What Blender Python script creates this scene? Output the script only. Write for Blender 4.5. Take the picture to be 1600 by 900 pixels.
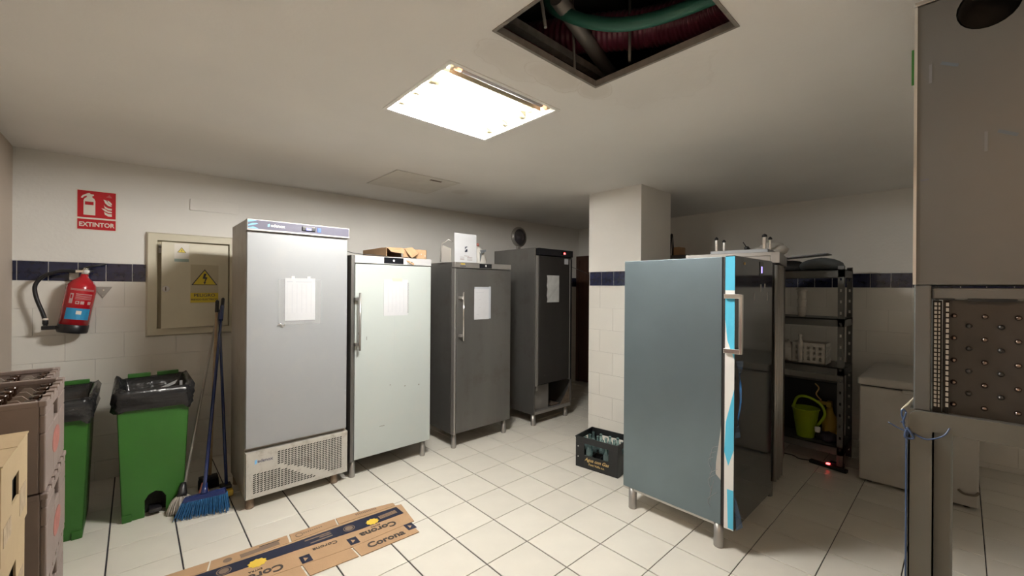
import bpy, bmesh, math, random
from math import sin, cos, pi, radians as R
from mathutils import Vector, Matrix
random.seed(7)
C = bpy.context.scene.collection
S = bpy.context.scene
for o in list(bpy.data.objects): bpy.data.objects.remove(o)

# ---------------------------------------------------------------- camera
T = .32; CAMZ = 4.9187*T; YAW = .8298; FPX = 644.4
cd = bpy.data.cameras.new('camera'); cam = bpy.data.objects.new('camera', cd); C.objects.link(cam)
cd.sensor_width = 36; cd.lens = FPX/1600*36; cd.clip_start = .02
fw = Vector((cos(YAW), sin(YAW), 0)); rt = Vector((sin(YAW), -cos(YAW), 0)); up = Vector((0, 0, 1)); ro = .0072
r2 = rt*cos(ro)+up*sin(ro); u2 = up*cos(ro)-rt*sin(ro)
m = Matrix((r2, u2, -fw)).transposed().to_4x4(); m.translation = Vector((0, 0, CAMZ)); cam.matrix_world = m
S.camera = cam

# ---------------------------------------------------------------- world, exposure
w = bpy.data.worlds.new('world'); S.world = w; w.use_nodes = True
w.node_tree.nodes['Background'].inputs[0].default_value = (.9, .88, .85, 1)
w.node_tree.nodes['Background'].inputs[1].default_value = .05
S.view_settings.view_transform = 'Standard'; S.view_settings.look = 'None'
S.view_settings.gamma = 1; S.view_settings.exposure = .95
TUBE_EMIT = 250
REAR_EMIT = 18

# ---------------------------------------------------------------- materials
def mat(name, col, rough=.5, metal=0, var=0, scale=6, bump=0, bscale=60, emit=0, trans=0, coat=0,
        dirt=None, dirt_amt=0, dscale=3, rnd=0, alpha=1, stretch=None, ior=1.45, spec=.5):
    m = bpy.data.materials.new(name); m.use_nodes = True; nt = m.node_tree; N = nt.nodes; L = nt.links
    b = N['Principled BSDF']; b.inputs['Roughness'].default_value = rough; b.inputs['Metallic'].default_value = metal
    b.inputs['Base Color'].default_value = (*col, 1); b.inputs['IOR'].default_value = ior
    b.inputs['Specular IOR Level'].default_value = spec
    if coat: b.inputs['Coat Weight'].default_value = coat; b.inputs['Coat Roughness'].default_value = .08
    if trans: b.inputs['Transmission Weight'].default_value = trans
    if alpha < 1: b.inputs['Alpha'].default_value = alpha
    if emit:
        b.inputs['Emission Color'].default_value = (*col, 1); b.inputs['Emission Strength'].default_value = emit
    tc = N.new('ShaderNodeTexCoord'); src = tc.outputs['Object']
    if stretch:
        mp = N.new('ShaderNodeMapping'); mp.inputs['Scale'].default_value = stretch
        L.new(src, mp.inputs[0]); src2 = mp.outputs[0]
    else: src2 = src
    cur = None
    if var:
        n = N.new('ShaderNodeTexNoise'); n.inputs['Scale'].default_value = scale; n.inputs['Detail'].default_value = 5
        L.new(src2, n.inputs['Vector'])
        mr = N.new('ShaderNodeMapRange'); mr.inputs[1].default_value = .3; mr.inputs[2].default_value = .7
        mr.inputs[3].default_value = 1-var; mr.inputs[4].default_value = 1+var
        L.new(n.outputs['Fac'], mr.inputs[0])
        mx = N.new('ShaderNodeVectorMath'); mx.operation = 'SCALE'; mx.inputs[0].default_value = col
        L.new(mr.outputs[0], mx.inputs['Scale']); cur = mx.outputs[0]
    if rnd:
        oi = N.new('ShaderNodeObjectInfo'); mr = N.new('ShaderNodeMapRange')
        mr.inputs[3].default_value = 1-rnd; mr.inputs[4].default_value = 1+rnd*.6
        L.new(oi.outputs['Random'], mr.inputs[0])
        mx = N.new('ShaderNodeVectorMath'); mx.operation = 'SCALE'
        if cur: L.new(cur, mx.inputs[0])
        else: mx.inputs[0].default_value = col
        L.new(mr.outputs[0], mx.inputs['Scale']); cur = mx.outputs[0]
    if dirt:
        n = N.new('ShaderNodeTexNoise'); n.inputs['Scale'].default_value = dscale; n.inputs['Detail'].default_value = 8
        n.inputs['Roughness'].default_value = .65; L.new(src, n.inputs['Vector'])
        mr = N.new('ShaderNodeMapRange'); mr.inputs[1].default_value = .52; mr.inputs[2].default_value = .75
        mr.inputs[4].default_value = dirt_amt; L.new(n.outputs['Fac'], mr.inputs[0])
        mx = N.new('ShaderNodeMix'); mx.data_type = 'RGBA'; mx.inputs[7].default_value = (*dirt, 1)
        mx.inputs[6].default_value = (*col, 1)
        if cur: L.new(cur, mx.inputs[6])
        L.new(mr.outputs[0], mx.inputs[0]); cur = mx.outputs[2]
    if cur: L.new(cur, b.inputs['Base Color'])
    if bump:
        n = N.new('ShaderNodeTexNoise'); n.inputs['Scale'].default_value = bscale; n.inputs['Detail'].default_value = 3
        L.new(src2, n.inputs['Vector']); bp = N.new('ShaderNodeBump'); bp.inputs['Strength'].default_value = bump
        bp.inputs['Distance'].default_value = .01
        L.new(n.outputs['Fac'], bp.inputs['Height']); L.new(bp.outputs[0], b.inputs['Normal'])
    return m
M = {}
M['plaster'] = mat('plaster', (.74, .725, .685), .85, var=.03, scale=2, bump=.15, bscale=40)
M['ceil'] = mat('ceiling_paint', (.80, .78, .745), .9, var=.03, scale=1.5, bump=.08, bscale=50)
M['left'] = mat('left_wall_paint', (.58, .50, .42), .85, var=.04, scale=2, bump=.15, bscale=40)
M['floor_tile'] = mat('floor_tile', (.70, .67, .595), .32, var=.04, scale=5, rnd=.05, dirt=(.45, .38, .3), dirt_amt=.35, dscale=2.6, bump=.02)
M['grout'] = mat('floor_grout', (.035, .033, .04), .8, var=.3, scale=12)
M['wtile'] = mat('white_wall_tile', (.75, .73, .675), .22, rnd=.025, var=.02, scale=3, coat=.3)
M['btile'] = mat('navy_wall_tile', (.010, .013, .042), .18, var=.35, scale=25, rnd=.15, coat=.4)
M['steel'] = mat('brushed_steel', (.40, .385, .365), .38, .75, var=.08, scale=5, stretch=(1, 1, .08), bump=.03, bscale=80)
M['dsteel'] = mat('dark_steel', (.15, .146, .138), .42, .65, var=.1, scale=4, stretch=(1, 1, .1), bump=.03, bscale=80, dirt=(.1, .08, .06), dirt_amt=.5, dscale=4)
M['ddoor'] = mat('near_black_steel', (.045, .042, .039), .4, .4, var=.1, scale=4, stretch=(1, 1, .1))
M['fridge_grey'] = mat('grey_enamel', (.32, .333, .345), .42, .2, var=.02, scale=2, dirt=(.4, .38, .35), dirt_amt=.25, dscale=7)
M['side_brown'] = mat('worn_side_panel', (.36, .33, .29), .45, .4, var=.12, scale=4, stretch=(1, 1, .2), dirt=(.2, .11, .06), dirt_amt=.5, dscale=5)
M['grille'] = mat('worn_grille_paint', (.52, .51, .47), .5, .2, var=.06, scale=9, dirt=(.2, .15, .1), dirt_amt=.6, dscale=14)
M['white_door'] = mat('white_enamel', (.42, .46, .445), .35, var=.02, scale=2, dirt=(.5, .47, .42), dirt_amt=.25, dscale=6)
M['panel_purple'] = mat('purple_grey_decal', (.10, .097, .145), .45, var=.05)
M['chev'] = mat('light_blue_decal', (.22, .52, .85), .35)
M['white'] = mat('white_plastic', (.66, .65, .63), .4)
M['plate_grey'] = mat('pale_grey_plate', (.42, .42, .43), .4)
M['oldtape'] = mat('yellowed_tape', (.58, .55, .38), .5)
M['paper'] = mat('paper', (.50, .51, .53), .8, var=.02, scale=20)
M['ink'] = mat('faint_ink', (.40, .42, .46), .8)
M['inkd'] = mat('dark_ink', (.05, .05, .07), .7)
M['film'] = mat('clear_plastic_film', (.55, .56, .57), .15, alpha=.35, coat=.5)
M['black'] = mat('black_plastic', (.012, .012, .014), .35)
M['blackgloss'] = mat('black_glass', (.008, .009, .012), .08)
M['rubber'] = mat('dark_rubber', (.02, .018, .017), .7)
M['cavity'] = mat('shade_black', (.012, .011, .010), .8, var=.3, scale=20)  # near-black that puts shade into slots and recesses, also used for black parts
M['redled'] = mat('red_led', (1, .05, .05), .5, emit=6)
M['blueled'] = mat('blue_led', (.18, .18, 1), .5, emit=1.3)
M['violetled'] = mat('violet_led', (.36, .28, 1), .5, emit=1.2)
M['bluebtn'] = mat('blue_button', (.05, .12, .45), .4, emit=.3)
M['card'] = mat('cardboard', (.43, .275, .155), .85, var=.06, scale=8, bump=.1, bscale=90)
M['card_light'] = mat('pale_cardboard', (.41, .31, .185), .8, var=.06, scale=5, bump=.08, bscale=60)
M['cardprint'] = mat('faint_carton_print', (.36, .28, .19), .8, var=.2, scale=50)
M['cardblue'] = mat('navy_print', (.009, .012, .032), .7, var=.1, scale=20)
M['cardink'] = mat('dark_print', (.05, .04, .035), .8)
M['cardgrey'] = mat('brown_print', (.20, .14, .10), .8)
M['yellow'] = mat('yellow_print', (.72, .50, .06), .6)
M['green'] = mat('green_bin_plastic', (.026, .115, .015), .42, var=.05, scale=4, bump=.02)
M['bag'] = mat('black_bag', (.014, .014, .015), .22, bump=.5, bscale=22, stretch=(1, 1, 2))
M['red'] = mat('extinguisher_red', (.46, .012, .02), .25, coat=.5)
M['signred'] = mat('sign_red', (.48, .008, .016), .4)
M['signwhite'] = mat('sign_white', (.72, .68, .60), .5)
M['lblblue'] = mat('label_blue', (.03, .26, .5), .4)
M['chrome'] = mat('chrome', (.75, .74, .72), .15, 1)
M['cream'] = mat('cream_paint', (.64, .60, .47), .45, var=.03)
M['creamd'] = mat('cream_frame', (.50, .45, .32), .5, var=.04)
M['warn'] = mat('warning_yellow', (.66, .52, .05), .5)
M['bluepole'] = mat('blue_metal_pole', (.014, .028, .12), .25, coat=.4)
M['bluebr'] = mat('blue_bristles', (.02, .11, .27), .7, var=.3, scale=60)
M['wood'] = mat('wood_pole', (.42, .30, .18), .6, var=.15, scale=20)
M['alu'] = mat('grey_pole', (.45, .43, .40), .4, .5)
M['mop'] = mat('mop_cotton', (.36, .33, .29), .9, var=.3, scale=30, bump=.5)
M['crate'] = mat('beige_crate_plastic', (.235, .185, .165), .5, var=.05, scale=5, dirt=(.12, .09, .08), dirt_amt=.4, dscale=4)
M['crated'] = mat('pale_divider_plastic', (.33, .28, .24), .5)
M['faded'] = mat('faded_red_print', (.33, .12, .10), .6, var=.2, scale=40)
M['brownglass'] = mat('brown_glass', (.035, .015, .008), .08, coat=.5)
M['bcrate'] = mat('black_crate_plastic', (.012, .013, .014), .4, var=.1)
M['gold'] = mat('gold_print', (.58, .40, .16), .5)
M['glass'] = mat('pale_teal_glass', (.50, .72, .72), .06, trans=.85, ior=1.4)
M['film_blue'] = mat('bluish_filmed_steel', (.155, .20, .225), .34, .65, var=.08, scale=1.6, bump=.02, bscale=20)
M['cyan'] = mat('cyan_film', (.085, .46, .66), .35)
M['navydoor'] = mat('filmed_navy_door', (.006, .012, .018), .07, coat=.5)
M['bluefilm'] = mat('blue_plastic_film', (.02, .09, .22), .1, alpha=.75, coat=.6)
M['hoodsteel'] = mat('satin_hood_steel', (.125, .127, .123), .45, .55, var=.03, scale=3)
M['standsteel'] = mat('satin_stand_steel', (.15, .15, .135), .42, .55, var=.04, scale=3)
M['knob'] = mat('dark_copper_panel', (.07, .066, .062), .4, .7, var=.08, scale=8)
M['copper'] = mat('copper_knob', (.22, .165, .14), .22, 1)
M['wire'] = mat('blue_plastic_cord', (.04, .07, .15), .35)
M['freezer'] = mat('old_white_enamel', (.47, .45, .41), .4, var=.03, dirt=(.3, .26, .22), dirt_amt=.3, dscale=4)
M['rack'] = mat('grey_rack_paint', (.13, .13, .125), .5, .4, var=.05)
M['lime'] = mat('lime_plastic', (.30, .42, .015), .4)
M['yel'] = mat('ochre_plastic', (.35, .24, .03), .5)
M['bagw'] = mat('white_plastic_bag', (.5, .48, .44), .4, bump=.5, bscale=15)
M['greybag'] = mat('grey_cloth_bag', (.10, .11, .115), .8, var=.1, bump=.2)
M['purple'] = mat('dark_purple_plastic', (.03, .022, .035), .5)
M['doorwood'] = mat('dark_brown_door', (.07, .03, .018), .5, var=.25, scale=5, stretch=(1, 1, .1))
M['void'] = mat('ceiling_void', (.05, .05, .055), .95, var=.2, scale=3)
M['edge'] = mat('plasterboard_edge', (.22, .20, .18), .8, var=.2, scale=20)
M['gpipe'] = mat('green_hose', (.03, .13, .095), .45)
M['mduct'] = mat('maroon_corrugated_duct', (.24, .05, .09), .3, coat=.4)
M['rod'] = mat('hanger_rod', (.28, .26, .24), .5, .5)
M['tube'] = mat('lamp_tube', (1, .97, .92), .5, emit=TUBE_EMIT)
M['tubeoff'] = mat('unlit_tube', (.42, .40, .40), .4)
M['tubeend'] = mat('orange_tube_end', (1, .42, .22), .4, emit=1.2)
M['reflector'] = mat('lamp_reflector', (.85, .84, .80), .35)
M['lens'] = mat('beige_lamp_holder', (.62, .56, .40), .6)
M['rear'] = mat('rear_lamp', (1, .64, .38), .5, emit=REAR_EMIT)
M['hatch'] = mat('hatch_paint', (.71, .69, .64), .9, var=.04, scale=6, dirt=(.5, .46, .4), dirt_amt=.3, dscale=7)
M['darkgap'] = mat('dark_gap', (.02, .018, .016), .9)
M['rust'] = mat('rusty_foot', (.26, .20, .15), .5, .6, var=.2, scale=30, dirt=(.12, .06, .03), dirt_amt=.8, dscale=25)
M['grime'] = mat('dark_grime', (.16, .13, .1), .8)

# ceiling water stains: brown blotches around the open hatch (wear fixed to the surface)
def add_stains(m, spots):
    nt = m.node_tree; N = nt.nodes; L = nt.links; b = N['Principled BSDF']
    prev = b.inputs['Base Color'].links[0].from_socket
    g = N.new('ShaderNodeNewGeometry'); tot = None
    nz = N.new('ShaderNodeTexNoise'); nz.inputs['Scale'].default_value = 7; nz.inputs['Detail'].default_value = 6
    L.new(g.outputs['Position'], nz.inputs['Vector'])
    for (x, y, rx, ry, a) in spots:
        mp = N.new('ShaderNodeMapping'); mp.inputs['Location'].default_value = (-x/rx, -y/ry, 0)
        mp.inputs['Scale'].default_value = (1/rx, 1/ry, 0); L.new(g.outputs['Position'], mp.inputs[0])
        ln = N.new('ShaderNodeVectorMath'); ln.operation = 'LENGTH'; L.new(mp.outputs[0], ln.inputs[0])
        ad = N.new('ShaderNodeMath'); ad.operation = 'ADD'; L.new(ln.outputs['Value'], ad.inputs[0]); L.new(nz.outputs['Fac'], ad.inputs[1])
        mr = N.new('ShaderNodeMapRange'); mr.inputs[1].default_value = 1.15; mr.inputs[2].default_value = 1.6
        mr.inputs[3].default_value = a; mr.inputs[4].default_value = 0; L.new(ad.outputs[0], mr.inputs[0])
        # a darker rim where the water dried
        r1 = N.new('ShaderNodeMath'); r1.operation = 'COMPARE'; r1.inputs[1].default_value = 1.42; r1.inputs[2].default_value = .022
        L.new(ad.outputs[0], r1.inputs[0]); r3 = N.new('ShaderNodeMath'); r3.operation = 'MULTIPLY'; r3.inputs[1].default_value = a*.7
        L.new(r1.outputs[0], r3.inputs[0]); s = N.new('ShaderNodeMath'); s.operation = 'ADD'
        L.new(mr.outputs[0], s.inputs[0]); L.new(r3.outputs[0], s.inputs[1]); out = s.outputs[0]
        if tot:
            s = N.new('ShaderNodeMath'); s.operation = 'MAXIMUM'; L.new(tot, s.inputs[0]); L.new(out, s.inputs[1]); tot = s.outputs[0]
        else: tot = out
    mx = N.new('ShaderNodeMix'); mx.data_type = 'RGBA'; mx.inputs[7].default_value = (.33, .25, .16, 1)
    L.new(tot, mx.inputs[0]); L.new(prev, mx.inputs[6]); L.new(mx.outputs[2], b.inputs['Base Color'])
add_stains(M['ceil'], [(1.27, 1.36, .22, .12, .12), (1.5, 1.33, .2, .09, .2), (1.85, 1.02, .28, .3, .06), (1.72, 1.27, .12, .1, .2), (2.55, 3.6, .1, .1, .15)])

# ---------------------------------------------------------------- mesh helpers
class MB:
    def __init__(s): s.v = []; s.f = []; s.sm = []
    def add(s, vs, fs, smooth=False):
        n = len(s.v); s.v += [tuple(v) for v in vs]; s.f += [tuple(i+n for i in f) for f in fs]; s.sm += [smooth]*len(fs); return s
    def box(s, x0, x1, y0, y1, z0, z1):
        return s.add([(x, y, z) for x in (x0, x1) for y in (y0, y1) for z in (z0, z1)],
              [(0, 1, 3, 2), (4, 6, 7, 5), (0, 4, 5, 1), (2, 3, 7, 6), (0, 2, 6, 4), (1, 5, 7, 3)])
    def hexa(s, b, t):   # bottom 4 pts ccw, top 4 pts ccw
        return s.add(list(b)+list(t), [(3, 2, 1, 0), (4, 5, 6, 7), (0, 1, 5, 4), (1, 2, 6, 5), (2, 3, 7, 6), (3, 0, 4, 7)])
    def tube(s, path, r, n=12, caps=True, smooth=True):
        P = [Vector(p) for p in path]; rs = r if isinstance(r, (list, tuple)) else [r]*len(P)
        vs = []; d0 = None
        for i, p in enumerate(P):
            d = (P[min(i+1, len(P)-1)]-P[max(i-1, 0)]).normalized()
            if d0 is None:
                a = Vector((0, 0, 1)) if abs(d.z) < .9 else Vector((1, 0, 0)); u = d.cross(a).normalized()
            else: u = (u-d*u.dot(d)).normalized()
            v = d.cross(u); d0 = d
            vs += [p+(u*cos(2*pi*k/n)+v*sin(2*pi*k/n))*rs[i] for k in range(n)]
        fs = [(i*n+k, i*n+(k+1) % n, (i+1)*n+(k+1) % n, (i+1)*n+k) for i in range(len(P)-1) for k in range(n)]
        s.add(vs, fs, smooth)
        if caps:
            o = len(s.v)-len(vs); s.f += [tuple(o+k for k in range(n))[::-1], tuple(o+(len(P)-1)*n+k for k in range(n))]; s.sm += [False, False]
        return s
    def lathe(s, c, prof, n=20, axis=(0, 0, 1), smooth=True, caps=True):   # prof: (radius, height)
        c = Vector(c); ax = Vector(axis).normalized(); a = Vector((0, 0, 1)) if abs(ax.z) < .9 else Vector((1, 0, 0))
        u = ax.cross(a).normalized(); v = ax.cross(u); vs = []
        for r, h in prof: vs += [c+ax*h+(u*cos(2*pi*k/n)+v*sin(2*pi*k/n))*r for k in range(n)]
        m = len(prof)
        fs = [(i*n+k, (i+1)*n+k, (i+1)*n+(k+1) % n, i*n+(k+1) % n) for i in range(m-1) for k in range(n)]
        s.add(vs, fs, smooth); o = len(s.v)-len(vs)
        if caps:
            if prof[0][0] > 1e-4: s.f.append(tuple(o+k for k in range(n))); s.sm.append(False)
            if prof[-1][0] > 1e-4: s.f.append(tuple(o+(m-1)*n+k for k in range(n))[::-1]); s.sm.append(False)
        return s
    def prism(s, pts, d):   # planar polygon of 3d points extruded by vector d
        n = len(pts); d = Vector(d); P = [Vector(p) for p in pts]
        return s.add(P+[p+d for p in P], [tuple(range(n))[::-1], tuple(range(n, 2*n))]+[(i, (i+1) % n, n+(i+1) % n, n+i) for i in range(n)])
    def panel(s, ax, pos, th, u0, u1, v0, v1, holes=()):
        """slab normal to axis ax ('x','y','z') from pos to pos+th, spanning u,v, with rectangular holes"""
        us = sorted({u0, u1, *[h for q in holes for h in q[:2]]}); vs = sorted({v0, v1, *[h for q in holes for h in q[2:]]})
        for a, b in zip(us, us[1:]):
            for c, d in zip(vs, vs[1:]):
                cu, cv = (a+b)/2, (c+d)/2
                if any(h[0] < cu < h[1] and h[2] < cv < h[3] for h in holes): continue
                p0, p1 = min(pos, pos+th), max(pos, pos+th)
                if ax == 'x': s.box(p0, p1, a, b, c, d)
                elif ax == 'y': s.box(a, b, p0, p1, c, d)
                else: s.box(a, b, c, d, p0, p1)
        return s
    def mesh(s, name, m, off=None):
        me = bpy.data.meshes.new(name)
        vs = s.v if off is None else [(v[0]-off[0], v[1]-off[1], v[2]-off[2]) for v in s.v]
        me.from_pydata(vs, [], s.f); me.polygons.foreach_set('use_smooth', s.sm)
        bm = bmesh.new(); bm.from_mesh(me); bmesh.ops.recalc_face_normals(bm, faces=bm.faces); bm.to_mesh(me); bm.free()
        if m: me.materials.append(m)
        return me
def mm(x): return M[x] if isinstance(x, str) else x
def part(name, mb, m, parent, label=None, bev=0, kind=None, seg=2, abs_=True):
    """mesh object under parent; mb is in the parent's own coordinates"""
    o = bpy.data.objects.new(name, mb.mesh(name, mm(m))); C.objects.link(o); o.parent = parent
    if label: o['label'] = label
    if kind: o['kind'] = kind
    if bev: bevel(o, bev, seg)
    return o
def bevel(o, wd, seg=2):
    md = o.modifiers.new('bevel', 'BEVEL'); md.width = wd; md.segments = seg; md.limit_method = 'ANGLE'; md.angle_limit = R(40)
def solo(name, mb, m, label, cat, base=(0, 0, 0), group=None, bev=0, kind=None):
    o = bpy.data.objects.new(name, mb.mesh(name, mm(m), base)); C.objects.link(o); o.location = base
    tag(o, label, cat, group)
    if kind: o['kind'] = kind
    if bev: bevel(o, bev)
    return o
def tag(o, label, cat, group=None):
    o['label'] = label; o['category'] = cat
    if group: o['group'] = group
def thing(name, label, cat, loc, rz=0, group=None):
    o = bpy.data.objects.new(name, None); C.objects.link(o); o.location = loc; o.rotation_euler = (0, 0, rz)
    o.empty_display_size = .1; tag(o, label, cat, group); return o
def struct(name, mb, m, base=(0, 0, 0), rz=0):
    o = bpy.data.objects.new(name, mb.mesh(name, mm(m))); C.objects.link(o); o.location = base
    o.rotation_euler = (0, 0, rz); o['kind'] = 'structure'; return o
def copy_tree(o, parent=None):
    c = o.copy(); C.objects.link(c); c.parent = parent
    for ch in o.children: copy_tree(ch, c)
    return c
FR = (pi/2, 0, 0)            # text facing -y
FX = (pi/2, 0, -pi/2)        # text facing -x
def text(body, size, loc, rot, m, parent, name='lettering', bold=.0, shear=0, depth=.0006, sx=1, align='CENTER'):
    cu = bpy.data.curves.new(name, 'FONT'); cu.body = body; cu.size = size; cu.extrude = depth; cu.offset = bold
    cu.shear = shear; cu.align_x = align; cu.align_y = 'CENTER'; cu.resolution_u = 3
    t = bpy.data.objects.new(name, cu); C.objects.link(t)
    me = bpy.data.meshes.new_from_object(t); bpy.data.objects.remove(t); bpy.data.curves.remove(cu)
    me.materials.clear(); me.materials.append(mm(m))
    o = bpy.data.objects.new(name, me); C.objects.link(o); o.parent = parent; o.location = loc
    o.rotation_euler = rot; o.scale = (sx, 1, 1); return o
def rrect(x0, x1, y0, y1, r, n=5):
    pts = []
    for cx, cy, a in ((x1-r, y1-r, 0), (x0+r, y1-r, 90), (x0+r, y0+r, 180), (x1-r, y0+r, 270)):
        pts += [(cx+r*cos(R(a+90*k/n)), cy+r*sin(R(a+90*k/n))) for k in range(n+1)]
    return pts

# ---------------------------------------------------------------- room shell
CZ = 2.587
XL, XR, YF = -.665, 5.62, -1.9
YW0, WS = 4.712, -.04                      # back wall starts at the left corner and turns in a little
WA = math.atan(WS)
def yw(x): return YW0+WS*(x-XL)
TC = {}
def tile_mesh(w, h, t, c, m, flat):
    k = (round(w, 4), round(h, 4), t, c, m.name, flat)
    if k in TC: return TC[k]
    f = (lambda x, z, d: (x, z, d)) if flat else (lambda x, z, d: (x, -d, z))
    rect = lambda i, d: [f(i, i, d), f(w-i, i, d), f(w-i, h-i, d), f(i, h-i, d)]
    mb = MB(); mb.add(rect(0, 0)+rect(0, t-c)+rect(c, t), [(0, 1, 5, 4), (1, 2, 6, 5), (2, 3, 7, 6), (3, 0, 4, 7), (4, 5, 9, 8), (5, 6, 10, 9), (6, 7, 11, 10), (7, 4, 8, 11), (8, 9, 10, 11)])
    TC[k] = mb.mesh('tile', m); return TC[k]
def put(me, name, loc, parent, rz=0):
    o = bpy.data.objects.new(name, me); C.objects.link(o); o.parent = parent; o.location = loc; o.rotation_euler = (0, 0, rz); return o

# floor
fl = struct('floor', MB().box(XL-.1, XR+.1, YF-.1, 4.8, -.12, -.006), 'grout')
fx0 = 3.6542*T; fy0 = 9.6928*T
cells = []
for i in range(-8, 8+16):
    for j in range(-6, 40):
        xa, xb = fx0+i*T+.004, fx0+(i+1)*T-.004
        ya, yb = fy0-j*T+.0025, fy0-(j-1)*T-.0025
        xa2, xb2, ya2, yb2 = max(xa, XL), min(xb, XR), max(ya, YF), min(yb, 4.7)
        if xb2-xa2 < .01 or yb2-ya2 < .01: continue
        cx, cy = (xa2+xb2)/2, (ya2+yb2)/2
        d = cx*fw.x+cy*fw.y; l = cx*rt.x+cy*rt.y
        vis = d > .5 and abs(l/d*FPX) < 860 and CAMZ/d*FPX < 560
        cells.append((0 if vis else 1, d if vis else cx*cx+cy*cy, xa2, xb2, ya2, yb2))
cells.sort()
rest = MB()
for k, (v, d, xa, xb, ya, yb) in enumerate(cells):
    if k < 298:
        o = put(tile_mesh(xb-xa, yb-ya, .006, .0012, M['floor_tile'], True), 'tile', (xa, ya, -.006), fl)
    else: rest.box(xa, xb, ya, yb, -.006, 0)
if rest.v: part('tile_field', rest, 'floor_tile', fl, kind='stuff')

# ceiling: slab with the lamp recess, the open hatch and the closed hatch cut out
H_LAMP = (1.04, 1.76, 1.555, 2.21); H_OPEN = (1.04, 1.70, .59, 1.247); H_SHUT = (1.66, 2.33, 3.29, 3.94)
ce = struct('ceiling', MB().panel('z', CZ, .014, XL-.1, XR+.1, YF-.1, 4.85, [H_LAMP, H_OPEN, H_SHUT]), 'ceil')
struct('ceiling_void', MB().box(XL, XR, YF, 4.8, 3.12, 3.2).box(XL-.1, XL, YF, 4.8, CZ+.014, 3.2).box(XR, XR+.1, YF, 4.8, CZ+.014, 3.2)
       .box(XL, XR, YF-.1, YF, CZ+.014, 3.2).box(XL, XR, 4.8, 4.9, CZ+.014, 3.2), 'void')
x0, x1, y0, y1 = H_OPEN
part('hatch_edge', MB().panel('z', CZ-.004, .03, x0-.008, x1+.008, y0-.008, y1+.008, [(x0+.005, x1-.005, y0+.005, y1-.005)]), 'edge', ce)
t = thing('access_panel', 'closed square access panel with dark gaps in the ceiling near the back wall', 'hatch', (1.66, 3.29, CZ))
part('panel', MB().box(.008, .662, .012, .638, -.003, .01), 'hatch', t, bev=.002)
part('gap_backing', MB().box(-.01, .68, -.01, .66, .0145, .02), 'darkgap', t)
part('latch', MB().box(.38, .50, .07, .10, -.006, -.003), 'grime', t)

# walls
def tile_wall(parent, L, x_off, rows, rowh, tw, first, bandpitch, bandoff, xs=0, skip=None, loc=(0, 0, 0), rz=0, band=True):
    """tiles in the wall's own frame (x along, -y into the room); loc/rz place the frame under parent"""
    mt = Matrix.Translation(loc) @ Matrix.Rotation(rz, 4, 'Z')
    def p(x, z, w, h, m, nm):
        a, b = max(x, xs)+.0007, min(x+w, L)-.0007
        if b-a < .012: return
        if nm == 'border_tile': a += .0018; b -= .0018
        if skip and skip(a, b, z, z+h): return
        q = mt @ Vector((a, 0, z+.001))
        put(tile_mesh(b-a, h-.0014, .006, .0007, m, False), nm, q, parent, rz)
    zt = 1.602
    for r in range(rows):
        za = max(zt-(r+1)*rowh, 0); hh = zt-r*rowh-za
        if hh < .02: continue
        x = first[r % 2]
        while x > xs: x -= tw
        while x < L: p(x, za, tw, hh, M['wtile'], 'tile'); x += tw
    if band:
        x = bandoff
        while x > xs: x -= bandpitch
        while x < L: p(x, 1.604, bandpitch, .146, M['btile'], 'border_tile'); x += bandpitch
LW = math.hypot(XR-XL, yw(XR)-YW0)
wb = struct('wall_back', MB().box(-.1, LW+.1, 0, .1, 0, CZ).box(-.1, LW+.1, -.005, 0, 1.752, CZ), 'plaster', (XL, YW0, 0), WA)
tile_wall(wb, LW, 0, 8, .207, .335, (-.06-XL, -.228-XL), .157, -.014-XL)
YC = yw(XR)
wr = struct('wall_right', MB().box(-.1, YC-YF+.1, 0, .1, 0, CZ).box(-.1, YC-YF+.1, -.005, 0, 1.752, CZ), 'plaster', (XR, YC, 0), -pi/2)
dy0, dy1 = YC-4.40, YC-3.50
tile_wall(wr, YC-YF, 0, 8, .222, .335, (.1, .27), .158, YC-.646, skip=lambda a, b, z0, z1: a < dy1+.04 and b > dy0-.04)
struct('wall_left', MB().box(XL-.1, XL, YF-.1, YW0+.1, 0, CZ), 'left')
struct('wall_front', MB().box(XL-.1, XR+.1, YF-.1, YF, 0, CZ), 'plaster')
d1 = struct('door_1', MB().box(dy0, dy1, -.045, -.007, .01, 2.05), 'doorwood', (XR, YC, 0), -pi/2)
part('door_frame', MB().box(dy0-.06, dy0, -.06, -.007, 0, 2.12).box(dy1, dy1+.06, -.06, -.007, 0, 2.12).box(dy0, dy1, -.06, -.007, 2.05, 2.12), 'doorwood', d1)
part('door_panel', MB().box(dy0+.12, dy1-.12, -.052, -.045, .2, .95).box(dy0+.12, dy1-.12, -.052, -.045, 1.1, 1.95), 'doorwood', d1, bev=.004)
part('door_handle', MB().tube([(dy1-.07, -.045, 1.0), (dy1-.07, -.085, 1.0), (dy1-.18, -.085, 1.0)], .009, 8), 'chrome', d1)
# pillar
px0, px1, py0, py1 = 3.61, 4.19, 2.104, 2.712
pl = struct('wall_pillar', MB().box(px0, px1, py0, py1, 0, CZ).box(px0-.005, px1+.005, py0-.005, py1+.005, 1.752, CZ), 'plaster')
tile_wall(pl, py1-py0, 0, 7, .2288, .335, (.142, .302), .15, .156, loc=(px0, py1, 0), rz=-pi/2)
tile_wall(pl, px1-px0, 0, 7, .2288, .335, (.2, .03), .15, .05, loc=(px0, py0, 0), rz=0)

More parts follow.
